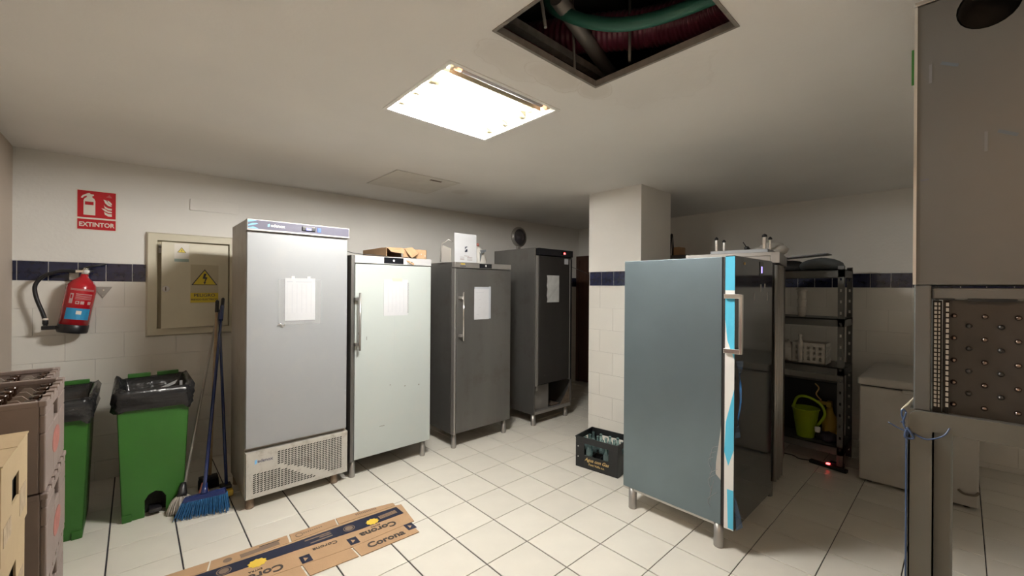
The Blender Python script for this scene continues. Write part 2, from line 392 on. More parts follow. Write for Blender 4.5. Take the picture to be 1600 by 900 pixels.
# ---------------------------------------------------------------- ceiling lamp and the lamp behind the camera
def lamp(name, label, x0, x1, y0, y1, lit, m_lit):
    W, D = x1-x0, y1-y0
    t = thing(name, label, 'ceiling light', (x0, y0, CZ))
    part('housing', MB().box(0, W, 0, D, .074, .08).box(0, .004, 0, D, 0, .074).box(W-.004, W, 0, D, 0, .074).box(0, W, 0, .004, 0, .074).box(0, W, D-.004, D, 0, .074), 'reflector', t)
    part('frame', MB().panel('z', -.005, .005, -.012, W+.012, -.012, D+.012, [(.008, W-.008, .008, D-.008)]), 'reflector', t)
    for k in range(4):
        y = D*(k+.5)/4
        y = (.04, D*.36, D*.6, D*.84)[k]
        on = lit[k]
        r = part('reflector', MB().hexa([(.05, y-.05, .06), (W-.05, y-.05, .06), (W-.05, y+.05, .06), (.05, y+.05, .06)], [(.05, y-.03, .07), (W-.05, y-.03, .07), (W-.05, y+.03, .07), (.05, y+.03, .07)]), 'reflector', t)
        tb = part('tube', MB().tube([(.065, y, .016 if on else .012), (W-.065, y, .016 if on else .012)], .013, 14), m_lit if on else 'tubeoff', t, None if on else 'unlit tube with orange ends hanging lowest')
        z = .016 if on else .012
        for xa, xb in ((.045, .085), (W-.085, W-.045)):
            part('tube_cap', MB().tube([(xa, y, z), (xb, y, z)], .0135, 12), 'tubeend' if not on else 'lens', tb)
            xc = xa if xa < .1 else xb
            part('lamp_holder', MB().box(xc-.012, xc+.012, y-.016, y+.016, z-.012, .074), 'lens', t, bev=.003)
    part('shade_divider', MB().box(.05, W-.05, .082, .085, .002, .074), 'lens', t)  # divider plate added to shade the dead tube from the lit ones
    for x in (W-.13,):
        for k in (1, 2, 3):
            y = D*k/4
            part('fin', MB().hexa([(x, y-.004, .004), (x+.07, y-.03, .004), (x+.07, y-.026, .004), (x, y, .004)], [(x, y-.004, .04), (x+.07, y-.03, .04), (x+.07, y-.026, .04), (x, y, .04)])
                 .hexa([(x, y+.004, .004), (x+.07, y+.03, .004), (x+.07, y+.034, .004), (x, y+.008, .004)], [(x, y+.004, .04), (x+.07, y+.03, .04), (x+.07, y+.034, .04), (x, y+.008, .04)]), 'lens', t)
    return t
lamp('ceiling_lamp', 'recessed square fluorescent ceiling light with glowing tubes and one dead tube', *H_LAMP, (0, 1, 1, 1), M['tube'])
# a second luminaire stands behind the camera, surface mounted on the ceiling
t = thing('ceiling_light_bar', 'long warm ceiling light behind the viewpoint', 'ceiling light', (-.35, -1.5, CZ), pi/2)
part('base', MB().box(0, 1.2, -.03, .03, -.24, -.20), 'white', t)
for x in (.2, 1.0): part('hanger', MB().tube([(x, 0, -.2), (x, 0, 0)], .003, 6), 'rod', t)
part('tube', MB().tube([(.03, 0, -.27), (1.17, 0, -.27)], .02, 14), 'rear', t)
for x in (0, 1.17): part('lamp_holder', MB().box(x, x+.03, -.02, .02, -.29, -.24), 'white', t)

# void contents
def arc(p, n=14):
    P = [Vector(q) for q in p]; out = []
    for i in range(len(P)-1):
        a, b, c, d = P[max(i-1, 0)], P[i], P[i+1], P[min(i+2, len(P)-1)]
        for k in range(n):
            s = k/n; out.append(.5*((2*b)+(c-a)*s+(2*a-5*b+4*c-d)*s*s+(3*b-a-3*c+d)*s**3))
    return out+[P[-1]]
solo('drain_hose', MB().tube(arc([(1.45, 1.42, 3.05), (1.43, 1.25, 2.84), (1.52, 1.025, 2.715), (1.63, .80, 2.71), (1.72, .5, 2.76), (1.7, .2, 2.86)]), .028, 14), 'gpipe', 'green hose curving inside the open ceiling hatch', 'pipe', (1.52, 1.025, 2.715))
pth = arc([(1.6, 1.8, 3.0), (1.74, 1.4, 2.93), (1.87, 1.03, 2.86), (1.90, .72, 2.83), (1.8, .35, 2.88), (1.5, .1, 2.95)], 60)
solo('corrugated_duct', MB().tube(pth, [.085+.007*(1 if k % 4 < 2 else 0) for k in range(len(pth))], 20), 'mduct', 'maroon corrugated duct above the green hose in the ceiling hatch', 'duct', (1.83, 1.03, 2.86))
for a, b, lab in (((1.74, 1.08, 2.66), (1.80, 1.12, 3.12), 'pale ceiling hanger rod in the hatch, nearest the maroon duct'),
                  ((1.6, 1.3, 2.62), (1.62, 1.34, 3.12), 'thin hanger rod in the hatch, between the grey pipe and the hatch corner'),
                  ((1.28, 1.2, 2.68), (1.3, 1.3, 3.12), 'hanger rod at the left end of the open hatch')):
    solo('hanger_rod', MB().tube([a, b], .007, 8), 'rod', lab, 'rod', a)
solo('insulated_pipe', MB().tube([(1.35, 1.2, 2.84), (1.85, 1.32, 2.80), (2.4, 1.45, 2.8)], .035, 12), 'rod', 'grey lagged pipe crossing the dark ceiling void', 'pipe', (1.35, 1.2, 2.84))
solo('ceiling_runner', MB().box(.6, 2.6, 1.36, 1.4, 2.75, 2.79), 'edge', 'dull metal ceiling runner behind the open hatch', 'bar', (.6, 1.36, 2.75))

# ---------------------------------------------------------------- fridges
def leg(t, x, y, h, r=.025, m='steel'):
    part('leg', MB().lathe((x, y, 0), [(r*.92, 0), (r*1.02, .004), (r, .012), (r, h)], 16), m, t)

# 1 grey fridge with grille
t = thing('upright_fridge', 'tall grey upright fridge with slotted grille and blue-lit control strip, nearest the bins', 'fridge', (.575, 3.36, 0))
W = .705; D = .59
part('cabinet', MB().box(0, W, .045, D, .082, 2.045), 'side_brown', t, bev=.004)
part('control_panel', MB().box(-.002, W+.004, 0, .045, 1.965, 2.047), 'steel', t, bev=.003)
cp = part('control_decal', MB().box(.004, W-.004, -.0015, 0, 1.978, 2.04), 'panel_purple', t)
for zz in (0, 1, 2):
    z0 = 2.036-zz*.021
    pts = [(.004, z0-.012), (.004, z0-.021), (.055, z0-.004), (.066, z0+.0), (.056, z0+.004), (.03, z0+.002)] if zz == 1 else \
          ([(.004, z0+.003), (.06, z0+.003), (.03, z0-.008), (.004, z0-.014)] if zz == 0 else [(.004, z0-.012), (.035, z0-.001), (.066, z0-.012), (.066, z0-.014), (.004, z0-.014)])
    part('chevron', MB().prism([(x, -.0015, z) for x, z in pts], (0, -.001, 0)), 'chev', cp)
part('logo_mark', MB().prism([(.125, -.0015, 1.997), (.139, -.0015, 2.003), (.139, -.0015, 2.022), (.125, -.0015, 2.016)], (0, -.001, 0)), 'chev', cp)
text('edenox', .03, (.19, -.0018, 2.010), FR, 'white', cp, bold=.0008, sx=1.0)
dp = part('display', MB().box(.35, .445, -.012, 0, 1.992, 2.026), 'black', t, bev=.006)
part('display_rim', MB().box(.355, .44, -.014, -.010, 2.018, 2.026), 'chrome', dp)
part('digits', MB().box(.380, .415, -.0135, -.0118, 1.998, 2.016), 'blueled', dp)
sw = part('switch', MB().box(.462, .487, -.006, 0, 1.992, 2.024), 'bluebtn', t, bev=.002)
part('door', MB().box(.0, W-.012, 0, .04, .435, 1.953), 'fridge_grey', t, bev=.004)
part('gasket', MB().box(.012, W-.02, .04, .046, .44, 1.95), 'rubber', t)
# grille panel with real slots
gp = MB(); W2, Z0, Z1 = W, .082, .405
uu, vv = .0215, .0135; nu, nv = int(W2/uu), int((Z1-Z0)/vv)
uu, vv = W2/nu, (Z1-Z0)/nv
for a in range(nu):
    for b in range(nv):
        x, z = a*uu, Z0+b*vv; u, v = (x+uu/2), (z+vv/2-Z0)
        up_ = .205 < u < .665 and .045 < v < .29 and v > .205-(u-.205)*.45
        lo_ = .05 < u < .47 and v > .035 and v < min(.175, .175-(u-.205)*.56)
        if up_ or lo_:
            O = [(x, 0, z), (x+uu, 0, z), (x+uu, 0, z+vv), (x, 0, z+vv)]
            I = [(x+.002, 0, z+.0004), (x+uu-.003, 0, z+.0048), (x+uu-.003, 0, z+.0131), (x+.002, 0, z+.0083)]
            I2 = [(p[0], .0008, p[2]) for p in I]
            gp.add(O+I+I2, [(0, 1, 5, 4), (1, 2, 6, 5), (2, 3, 7, 6), (3, 0, 4, 7), (4, 5, 9, 8), (5, 6, 10, 9), (6, 7, 11, 10), (7, 4, 8, 11)])
        else: gp.add([(x, 0, z), (x+uu, 0, z), (x+uu, 0, z+vv), (x, 0, z+vv)], [(0, 1, 2, 3)])
gp.box(0, .003, 0, .045, Z0, Z1).box(W-.003, W, 0, .045, Z0, Z1).box(0, W, 0, .045, Z0-.002, Z0).box(0, W, 0, .045, Z1, Z1+.002)
g = part('grille', gp, 'grille', t)
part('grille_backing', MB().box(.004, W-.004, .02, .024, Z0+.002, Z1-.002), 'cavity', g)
part('logo_mark', MB().prism([(.055, -.0002, Z0+.233), (.07, -.0002, Z0+.24), (.07, -.0002, Z0+.268), (.055, -.0002, Z0+.261)], (0, -.001, 0)), 'chev', g)
text('edenox', .032, (.12, -.0005, Z0+.252), FR, 'panel_purple', g, bold=.0006)
for x, y in ((.035, .05), (W-.09, .05), (.035, D-.05), (W-.06, D-.05)): leg(t, x, y, .085, .028, 'rust')

# paper in a plastic sleeve on fridge 1
t = thing('paper_sheet', 'white printed sheet in a torn plastic sleeve on the grey fridge door', 'paper', (.766, 3.359, 1.29))
part('plastic_sleeve', MB().box(.005, .30, -.002, -.0006, .0, .335), 'film', t)
pa = part('sheet', MB().box(.048, .257, -.004, -.0026, .03, .345), 'paper', t)
for k in range(6): part('column_rule', MB().box(.062+k*.033, .0632+k*.033, -.0047, -.004, .085, .30), 'ink', pa)
part('heading', MB().box(.06, .1, -.0047, -.004, .315, .322).box(.12, .23, -.0047, -.004, .315, .320), 'ink', pa)
for x in (.09, .20): part('tape', MB().box(x, x+.022, -.005, -.0005, .34, .36), 'white', t)
part('crumpled_corner', MB().tube(arc([(.0, -.004, .0), (.02, -.012, .01), (.035, -.006, -.01), (.05, -.01, .01)], 4), [.004]*13, 6), 'chrome', t)

# 2 white fridge
t = thing('upright_fridge', 'white-doored upright fridge on steel legs with a cardboard carton on top', 'fridge', (1.30, 3.36, 0))
W = .745; D = .60; Zt = 1.835; Zd = 1.765
part('cabinet', MB().box(0, W, .05, D, .14, Zt), 'dsteel', t, bev=.004)
part('hinge_strip', MB().box(0, .028, .0, .05, .14, Zt), 'dsteel', t, bev=.003)
tp = part('control_panel', MB().box(.03, W, 0, .05, Zd+.008, Zt), 'white', t, bev=.003)
part('panel_end', MB().box(.50, W, -.001, 0, Zd+.010, Zt-.002), 'plate_grey', tp)
dp = part('display', MB().box(.28, .463, -.003, 0, Zd+.014, Zt-.004), 'blackgloss', t)
part('display_icon', MB().lathe((.37, -.0032, Zd+.04), [(.009, 0), (.009, .001)], 12, axis=(0, -1, 0)), 'white', dp)
part('knob', MB().lathe((.545, -.001, Zd+.033), [(.006, 0), (.005, .004)], 10, axis=(0, -1, 0)), 'black', tp)
part('maker_plate', MB().box(.055, .115, -.001, 0, Zd+.034, Zd+.039), 'ink', tp)
part('door', MB().box(.033, W, 0, .045, .15, Zd), 'white_door', t, bev=.004)
for x, z, w_, a in ((.06, 1.18, .004, .02), (.13, 1.13, .004, .03), (.25, .38, .045, .004), (.34, .72, .012, .006), (.48, .69, .012, .006), (.62, .86, .002, .07), (.62, .68, .01, .01), (.48, .8, .0015, .08), (.38, .95, .001, .4)):
    part('scuff', MB().box(x, x+w_, -.0004, 0, z, z+a), 'ink' if a > .05 else 'grime', t)
h = part('handle', MB().tube([(.057, -.045, 1.055), (.057, -.045, 1.525)], .009, 12), 'steel', t)
for z in (1.105, 1.475): part('handle_bracket', MB().box(.02, .062, -.04, -.0, z-.012, z+.012), 'dsteel', h, bev=.003)
for x, y in ((.035, .05), (W-.05, .05), (.035, D-.05), (W-.05, D-.05)): leg(t, x, y, .145, .024)
t = thing('paper_sheet', 'white printed sheet taped high on the white fridge door', 'paper', (1.58, 3.359, 1.325))
pa = part('sheet', MB().box(0, .228, -.0022, -.0008, 0, .315), 'paper', t)
for k in range(5): part('column_rule', MB().box(.04+k*.036, .0412+k*.036, -.0028, -.0022, .03, .27), 'ink', pa)
part('tape', MB().box(.08, .17, -.003, -.0004, .30, .325), 'oldtape', t, 'yellowed tape along the top')
part('tape', MB().box(.22, .234, -.003, -.0004, .02, .29), 'film', t)
# opened carton on fridge 2
t = thing('cardboard_box', 'small open brown carton lying on top of the white fridge', 'box', (1.62, 3.40, Zt+.002))
part('body', MB().panel('x', 0, .004, 0, .5, 0, .085).panel('x', .396, .004, 0, .42, 0, .085).panel('y', 0, .004, .16, .4, 0, .085).panel('y', .496, .004, 0, .4, 0, .085).panel('z', 0, .004, 0, .4, 0, .5).panel('z', .085, .003, 0, .40, .08, .5), 'card', t)
part('flap', MB().prism([(.01, -.0, .085), (.16, -.0, .088), (.15, -.04, .035), (.02, -.05, .045)], (0, .003, .002)), 'card', t)
part('flap', MB().prism([(.17, -.002, .085), (.25, -.002, .10), (.30, -.04, .05), (.22, -.05, .0)], (0, .003, .002)), 'card', t)
part('flap', MB().prism([(.13, -.004, .0), (.27, -.004, .0), (.24, -.055, -.065), (.17, -.05, -.03)], (0, .003, .002)), 'card', t)
for x in (.3, .34, .38): part('tape_mark', MB().box(x, x+.008, -.0008, 0, .05-(x-.3)*.3, .06-(x-.3)*.3), 'white', t)
solo('loose_cable', MB().tube(arc([(1.24, 3.5, 1.90), (1.34, 3.44, 1.858), (1.5, 3.38, 1.845), (1.68, 3.37, 1.84), (1.9, 3.375, 1.842)]), .003, 6), 'black', 'thin black cord lying along the top edge of the white fridge', 'cord', (1.5, 3.38, 1.845))

# 3 dark steel fridge with bar handle
t = thing('upright_fridge', 'dark stainless upright fridge with a bar handle and a white notice on top', 'fridge', (2.285, 3.32, 0))
W = .735; D = .60; Zt = 1.825; Zd = 1.762
part('cabinet', MB().box(0, W, .05, D, .14, Zt), 'dsteel', t, bev=.004)
part('hinge_strip', MB().box(0, .02, .0, .05, .14, Zd), 'steel', t, bev=.004)
tp = part('control_panel', MB().box(.0, W, -.002, .05, Zd+.008, Zt), 'steel', t, bev=.003)
part('display', MB().box(.30, .46, -.005, -.002, Zd+.014, Zt-.006), 'blackgloss', tp)
part('display_icon', MB().box(.375, .39, -.006, -.005, Zd+.027, Zd+.045), 'white', tp)
part('sticker', MB().box(.07, .12, -.003, -.002, Zd+.04, Zd+.05), 'yellow', tp, 'small yellow sticker')
part('maker_plate', MB().box(.06, .13, -.003, -.002, Zd+.02, Zd+.027), 'inkd', tp)
part('button_plate', MB().box(.50, .68, -.003, -.002, Zd+.012, Zt-.012), 'steel', tp)
part('door', MB().box(.026, W, 0, .045, .15, Zd), 'dsteel', t, bev=.005)
h = part('handle', MB().tube([(.077, -.045, 1.055), (.077, -.045, 1.53)], .009, 12), 'chrome', t)
for z in (1.105, 1.475): part('handle_bracket', MB().box(.045, .082, -.04, 0, z-.012, z+.012), 'steel', h, bev=.003)
for x, y in ((.035, .05), (W-.05, .05), (.035, D-.05), (W-.05, D-.05)): leg(t, x, y, .145, .024)
t = thing('paper_sheet', 'white printed sheet with perforated edge on the dark fridge with bar handle', 'paper', (2.522, 3.319, 1.252))
pa = part('sheet', MB().box(0, .19, -.0022, -.0008, 0, .31), 'paper', t)
part('perforated_edge', MB().box(.19, .215, -.002, -.0008, .004, .335).box(.002, .19, -.002, -.0008, .31, .33), 'ink', t)
for x, z in ((.02, .27), (.055, .27), (.09, .27), (.055, .2), (.055, .12), (.03, .05)): part('print_line', MB().box(x, x+.03, -.0028, -.0022, z, z+.004), 'ink', pa)
t = thing('notice_card', 'white upright card with a small blue emblem on the dark fridge top', 'notice', (2.30, 3.345, 1.826))
pa = part('card', MB().hexa([(0, 0, 0), (.27, 0, 0), (.27, .003, 0), (0, .003, 0)], [(0, .008, .285), (.27, .008, .285), (.27, .011, .285), (0, .011, .285)]), 'paper', t)
em = MB()
for q in ([(.125, .155), (.155, .16), (.15, .15), (.133, .145), (.135, .138), (.125, .135)], [(.122, .10), (.152, .106), (.155, .13), (.145, .135), (.135, .12), (.125, .118)], [(.125, .13), (.13, .13), (.13, .15), (.125, .15)]):
    em.prism([(x, z*.028-.0005, z) for x, z in q], (0, -.001, 0))
part('emblem', em, 'cardblue', pa)
for i, z in enumerate((.062, .048, .035, .024)):
    for x, w_ in (((.115, .06),) if i == 0 else ((.065, .05), (.15, .065))):
        part('print_line', MB().box(x, x+w_, z*.028-.0012, z*.028-.0004, z, z+.0035), 'cardgrey', pa)
t = thing('cleaning_rag_pile', 'crumpled grey plastic wrap behind the white card', 'bag', (2.68, 3.42, 1.826))
mb = MB(); n = 14
ring = []
for i in range(6):
    h = [0, .05, .1, .14, .17, .185][i]; rr = [.09, .085, .07, .055, .035, .012][i]
    ring += [(-.0+.03+i*-.008+rr*cos(2*pi*k/n)*(1+.2*sin(k*3.7+i)), .05+rr*.7*sin(2*pi*k/n)*(1+.2*cos(k*2.9+i)), h) for k in range(n)]
mb.add(ring, [(i*n+k, i*n+(k+1) % n, (i+1)*n+(k+1) % n, (i+1)*n+k) for i in range(5) for k in range(n)], True)
part('wrap', mb, 'bagw', t)
part('dark_fold', MB().prism([(-.01, -.02, .1), (.05, -.03, .13), (.045, -.03, .15), (-.015, -.01, .14)], (0, .003, 0)).prism([(-.02, -.015, .01), (.0, -.02, .09), (-.02, -.01, .12)], (0, .003, 0)), 'greybag', t)
part('red_cap', MB().lathe((-.005, .05, .185), [(.016, 0), (.018, .02), (.01, .035)], 12), 'faded', t)
solo('folded_bracket', MB().tube([(2.25, 3.52, 1.83), (2.25, 3.5, 2.0), (2.29, 3.44, 2.05), (2.33, 3.42, 2.03)], .006, 8).prism([(2.25, 3.5, 1.83), (2.31, 3.42, 1.83), (2.31, 3.42, 1.96), (2.25, 3.5, 2.0)], (.004, .004, 0)), 'alu', 'grey folded metal bracket left of the white card', 'bracket', (2.25, 3.5, 1.83))

# 4 tallest dark fridge, open machine bay
t = thing('upright_fridge', 'tallest dark stainless fridge with open machine bay and red display, beside the passage', 'fridge', (3.345, 3.27, 0))
W = .655; D = .72; Zt = 2.035
cb = part('cabinet', MB().box(0, .012, .0, D, .13, Zt).box(W-.012, W, .0, D, .13, Zt).box(.012, W-.012, .05, D-.001, .46, Zt-.001).box(.012, W-.012, .04, D-.001, .131, .142).box(.012, W-.012, D-.01, D-.001, .142, .46), 'dsteel', t, bev=.002)
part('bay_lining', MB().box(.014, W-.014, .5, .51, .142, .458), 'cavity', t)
part('control_panel', MB().box(.055, W, -.012, .05, 1.955, Zt), 'black', t, bev=.003)
part('display', MB().box(.48, .51, -.014, -.012, 1.985, 2.005), 'redled', t, 'lit red digit')
part('display_window', MB().box(.44, .52, -.0125, -.012, 1.975, 2.015), 'blackgloss', t)
part('door', MB().box(.055, W-.06, -.01, .04, .47, 1.945), 'ddoor', t, bev=.004)
part('door_edge', MB().box(.015, .03, -.008, .04, .455, 1.945), 'steel', t, bev=.003)
part('door_edge', MB().box(.036, .051, -.008, .04, .40, 1.945), 'steel', t, bev=.003)
part('door_edge', MB().box(W-.052, W-.038, -.008, .04, .455, 1.93), 'steel', t, bev=.003)
part('door_edge', MB().box(W-.03, W-.004, .0, .04, .455, 1.93), 'black', t, bev=.003)
part('bay_panel', MB().box(.03, .30, .06, .07, .15, .44), 'steel', t)
part('compressor', MB().lathe((.42, .3, .14), [(.09, 0), (.1, .03), (.1, .15), (.07, .2), (.02, .21)], 16), 'cavity', t)
part('bottom_rail', MB().box(.012, W-.012, .0, .05, .13, .165), 'steel', t, bev=.003)
part('rusty_bracket', MB().prism([(.47, .02, .165), (W-.014, .02, .165), (W-.014, .02, .40), (W-.03, .02, .34)], (0, .004, 0)), 'rust', t)
part('rusty_plate', MB().box(.36, .5, .06, .2, .165, .172), 'rust', t)
for x, y in ((.035, .05), (W-.06, .05), (.035, D-.05), (W-.06, D-.05)): leg(t, x, y, .135, .027)
t = thing('paper_sheet', 'wrinkled plastic-covered sheet on the tallest dark fridge', 'paper', (3.53, 3.259, 1.41))
mb = MB(); nx, nz = 5, 8
mb.add([(.21*a/nx+(.006*sin(b*2.1) if a in (0,) else 0), -.003-.003*abs(sin(a*1.9+b*1.3)), .315*b/nz) for b in range(nz+1) for a in range(nx+1)], [(b*(nx+1)+a, b*(nx+1)+a+1, (b+1)*(nx+1)+a+1, (b+1)*(nx+1)+a) for b in range(nz) for a in range(nx)])
part('sheet', mb, mat('dull_paper', (.50, .51, .50), .3, var=.1, scale=12), t)
solo('sticker', MB().box(3.84, 3.91, 3.2575, 3.2595, 1.865, 1.93), 'paper', 'small white sticker in the top right corner of the tallest fridge', 'sticker', (3.84, 3.258, 1.865))
solo('wall_cable', MB().tube(arc([(4.03, 3.8, 1.99), (4.4, 3.8, 1.93), (4.9, 3.85, 1.84), (5.3, 4.0, 1.80)]), .004, 6), 'rod', 'thin cable sloping from the tallest fridge towards the dark door', 'cable', (4.03, 3.8, 1.99))
# round bell on the back wall
bx = 4.25; by = yw(bx)-.006
t = thing('alarm_bell', 'round grey alarm bell high on the back wall above the tallest fridge', 'bell', (bx, by, 2.34))
part('dome', MB().lathe((0, 0, 0), [(.12, 0), (.12, .02), (.105, .035), (.085, .03), (.06, .05), (.03, .06), (.002, .062)], 24, axis=(0, -1, 0)), mat('bell_grey', (.16, .15, .165), .35, .6), t)
part('rim', MB().lathe((0, 0, 0), [(.15, 0), (.15, .02), (.118, .026), (.118, .034)], 24, axis=(0, -1, 0), caps=False), 'alu', t)
part('clapper_box', MB().lathe((-.02, -.02, -.165), [(.03, -.02), (.035, 0), (.03, .02)], 12, axis=(0, -1, 0)), 'alu', t)
# grey canister behind fridge 4
solo('grey_canister', MB().lathe((4.55, 4.05, 0), [(.10, 0), (.11, .02), (.11, .40), (.08, .48), (.04, .52), (.002, .53)], 20), mat('canister_grey', (.10, .10, .10), .5), 'grey round-topped canister on the floor beyond the tallest fridge', 'canister', (4.55, 4.05, 0))

# 5 blue-grey filmed fridge
t = thing('upright_fridge', 'upright fridge in front of the pillar with blue-grey side and cyan protective film', 'fridge', (2.624, .905, 0))
W = .70; Y0 = .078; Y1 = .752; Zb, Zt = .15, 1.772
part('cabinet', MB().box(0, W, Y0, Y1, Zb, Zt), 'film_blue', t, bev=.003)
part('base_edge', MB().box(.01, W-.01, Y0+.01, Y1-.0, Zb-.018, Zb), 'white', t)
part('gasket', MB().box(.006, W-.006, .06, Y0, Zb+.0, Zt-.004), 'rubber', t)
dr = part('door', MB().box(0, W, .004, .06, Zb-.01, Zt+.004), 'navydoor', t, bev=.003)
e = part('door_edge', MB().box(-.0015, .0, .006, .059, Zb-.008, Zt), 'white', t, 'white door edge with film patches')
for pts in ([(.0, 1.57), (.053, 1.57), (.053, 1.772), (.0, 1.772)], [(.0, 1.158), (.04, 1.27), (.053, 1.40), (.053, 1.54), (0, 1.54)],
            [(.0, .98), (.0, .62), (.03, .52), (.053, .60), (.045, .78)], [(.0, Zb), (.03, Zb), (.036, .38), (0, .38)]):
    part('film_patch', MB().prism([(-.0015, .006+y, z) for y, z in pts], (-.0008, 0, 0)), 'cyan', e)
h = part('handle', MB().box(-.022, .004, -.04, -.022, 1.195, 1.545), 'chrome', t, bev=.002)
for z in (1.195, 1.52): part('handle_bracket', MB().box(-.024, .0, -.03, .06, z, z+.028), 'chrome', h, bev=.002)
dd = part('display', MB().box(.43, .50, .001, .004, 1.67, 1.76), 'blackgloss', t)
part('digits', MB().box(.452, .472, -.0002, .001, 1.685, 1.728), 'violetled', dd, 'lit violet digits')
part('lock', MB().lathe((.15, .004, 1.735), [(.009, 0), (.008, .004)], 12, axis=(0, -1, 0)), 'gold', t)
part('sticker', MB().box(.60, .68, .075, .08, 1.776, 1.79), 'white', t)
for x, z, hh in ((.32, 1.50, .055), (.45, 1.56, .05), (.53, 1.585, .03), (.58, 1.50, .06)): part('tape_scrap', MB().box(x, x+.014, .002, .004, z, z+hh), 'alu', t)
mb = MB(); pts = []
for i in range(9):
    s = i/8; pts += [(.0+.02*sin(s*5), -.0-.028*sin(s*pi)-.003, 1.15-s*.45), (.045+.02*sin(s*7+1)-.04*s, .0-.02*abs(cos(s*6))-.003, 1.15-s*.45)]
mb.add(pts, [(2*i, 2*i+1, 2*i+3, 2*i+2) for i in range(8)], True)
part('loose_film', mb, 'bluefilm', t, 'loose blue film hanging off the door edge')
mb = MB(); mb.add([(.0, .002, .36), (.0, -.01, Zb), (.05, -.03, Zb+.01), (.02, -.01, .3)], [(0, 1, 2, 3)])
part('loose_film', mb, 'bluefilm', t)
for k in range(9): part('film_crease', MB().tube(arc([(-.001, Y0+.02+.01*(k % 4), .62-.035*k), (-.0015, Y0+.05+.012*(k % 3), .60-.04*k), (-.001, Y0+.06, .55-.04*k)], 4), .0012, 5), 'fridge_grey', t)
part('film_strip', MB().prism([(-.0005, Y0+.0, .75), (-.0005, Y0+.028, .52), (-.0005, Y0+.03, .45), (-.0005, Y0, .42)], (-.0008, 0, 0)), 'alu', t)
for x, y in ((.03, .10), (.03, Y1-.06), (W-.05, .12), (W-.05, Y1-.06)): leg(t, x, y, .155, .028)

# 6 stainless fridge behind it
t = thing('upright_fridge', 'stainless upright fridge behind the cyan-filmed one, beside the rack', 'fridge', (3.56, .935, 0), R(10.5))
W = .74; D = .66; Zt = 1.862
part('cabinet', MB().box(0, W, .05, D, .11, Zt-.03), 'steel', t, bev=.003)
part('top_rim', MB().box(0, W, 0, D, Zt-.03, Zt), 'steel', t, bev=.003)
part('control_panel', MB().box(.0, W, -.01, .05, Zt-.085, Zt), 'steel', t, bev=.003)
part('shadow_gap', MB().box(.01, W, .02, .05, Zt-.10, Zt-.085), 'rubber', t)
part('door', MB().box(.185, W, -.0, .05, .11, Zt-.10), 'dsteel', t, bev=.004)
part('gasket', MB().box(.0, .16, .03, .05, .13, Zt-.10), 'rubber', t)
for x, y in ((.016, .016), (.066, .006), (.118, -.003), (.168, -.012)): part('door_edge', MB().tube([(x, y, .13), (x, y, Zt-.10)], .014, 12), 'steel', t)
for x, y in ((.05, .06), (W-.05, .06), (.05, D-.06), (W-.05, D-.06)): leg(t, x, y, .115, .03, 'dsteel')
f6 = t

# upturned stand on fridge 6
t = thing('upturned_stand', 'low white stand lying upside down on the stainless fridge, feet in the air', 'stand', (3.62, 1.02, 1.864), R(6))
part('tray', MB().panel('x', 0, .01, 0, .42, 0, .03).panel('x', .28, .01, 0, .42, 0, .03).panel('y', 0, .01, 0, .29, 0, .03).panel('y', .41, .01, 0, .29, 0, .03).panel('z', 0, .006, 0, .29, 0, .42), 'fridge_grey', t, bev=.002)
for x, y, th in ((.03, .03, .012), (.26, .03, .008), (.03, .38, .008), (.26, .38, .008)):
    l = part('leg', MB().box(x-th, x+th, y-th, y+th, .006, .125), 'chrome', t, bev=.002)
    part('foot_cap', MB().lathe((x, y, .125), [(th+.007, 0), (th+.007, .012), (th, .02), (.004, .025)], 12), 'black', l)
solo('star_knob', MB().lathe((3.71, 1.2, 1.905), [(.012, -.02), (.018, 0), (.02, .015), (.012, .025)], 8).tube([(3.71, 1.2, 1.92), (3.70, 1.225, 1.965)], .004, 6).tube([(3.68, 1.2, 1.915), (3.75, 1.19, 1.912)], .006, 6), 'black', 'small black star-shaped knob among the upturned feet', 'knob', (3.71, 1.2, 1.885))
solo('plastic_lid', MB().lathe((3.78, 1.13, 1.885), [(.07, 0), (.072, .006), (.06, .024), (.03, .032), (.002, .034)], 20), 'bagw', 'pale plastic lid lying inside the upturned stand', 'lid', (3.78, 1.13, 1.885))  # a loose plastic lid

# ---------------------------------------------------------------- metal rack and its load
t = thing('storage_rack', 'dark grey metal shelving rack beside the stainless fridge', 'shelf', (4.58, .70, 0))
RW, RD = .95, .42
for x, y in ((0, 0), (RD, 0), (0, RW), (RD, RW)):
    dx = .04 if x == 0 else -.04; dy = .045 if y == 0 else -.045
    p_ = MB().panel('x', x, .002 if x == 0 else -.002, *sorted((y, y+dy)), 0, 1.79, [(min(y, y+dy)+.016, min(y, y+dy)+.03, .06+.1*k, .085+.1*k) for k in range(17)])
    p_.box(*sorted((x, x+dx)), *sorted((y, y+.002 if y == 0 else y-.002)), 0, 1.79)
    part('post', p_, 'rack', t)
for z in (.13, .83, 1.262, 1.70):
    part('shelf_board', MB().panel('x', 0, .002, .0, RW, z-.01, z+.06).panel('x', RD-.002, .002, .0, RW, z-.01, z+.06).panel('y', 0, .002, 0, RD, z-.01, z+.06).panel('y', RW-.002, .002, 0, RD, z-.01, z+.06).box(0, RD, 0, RW, z+.05, z+.06), 'rack', t)
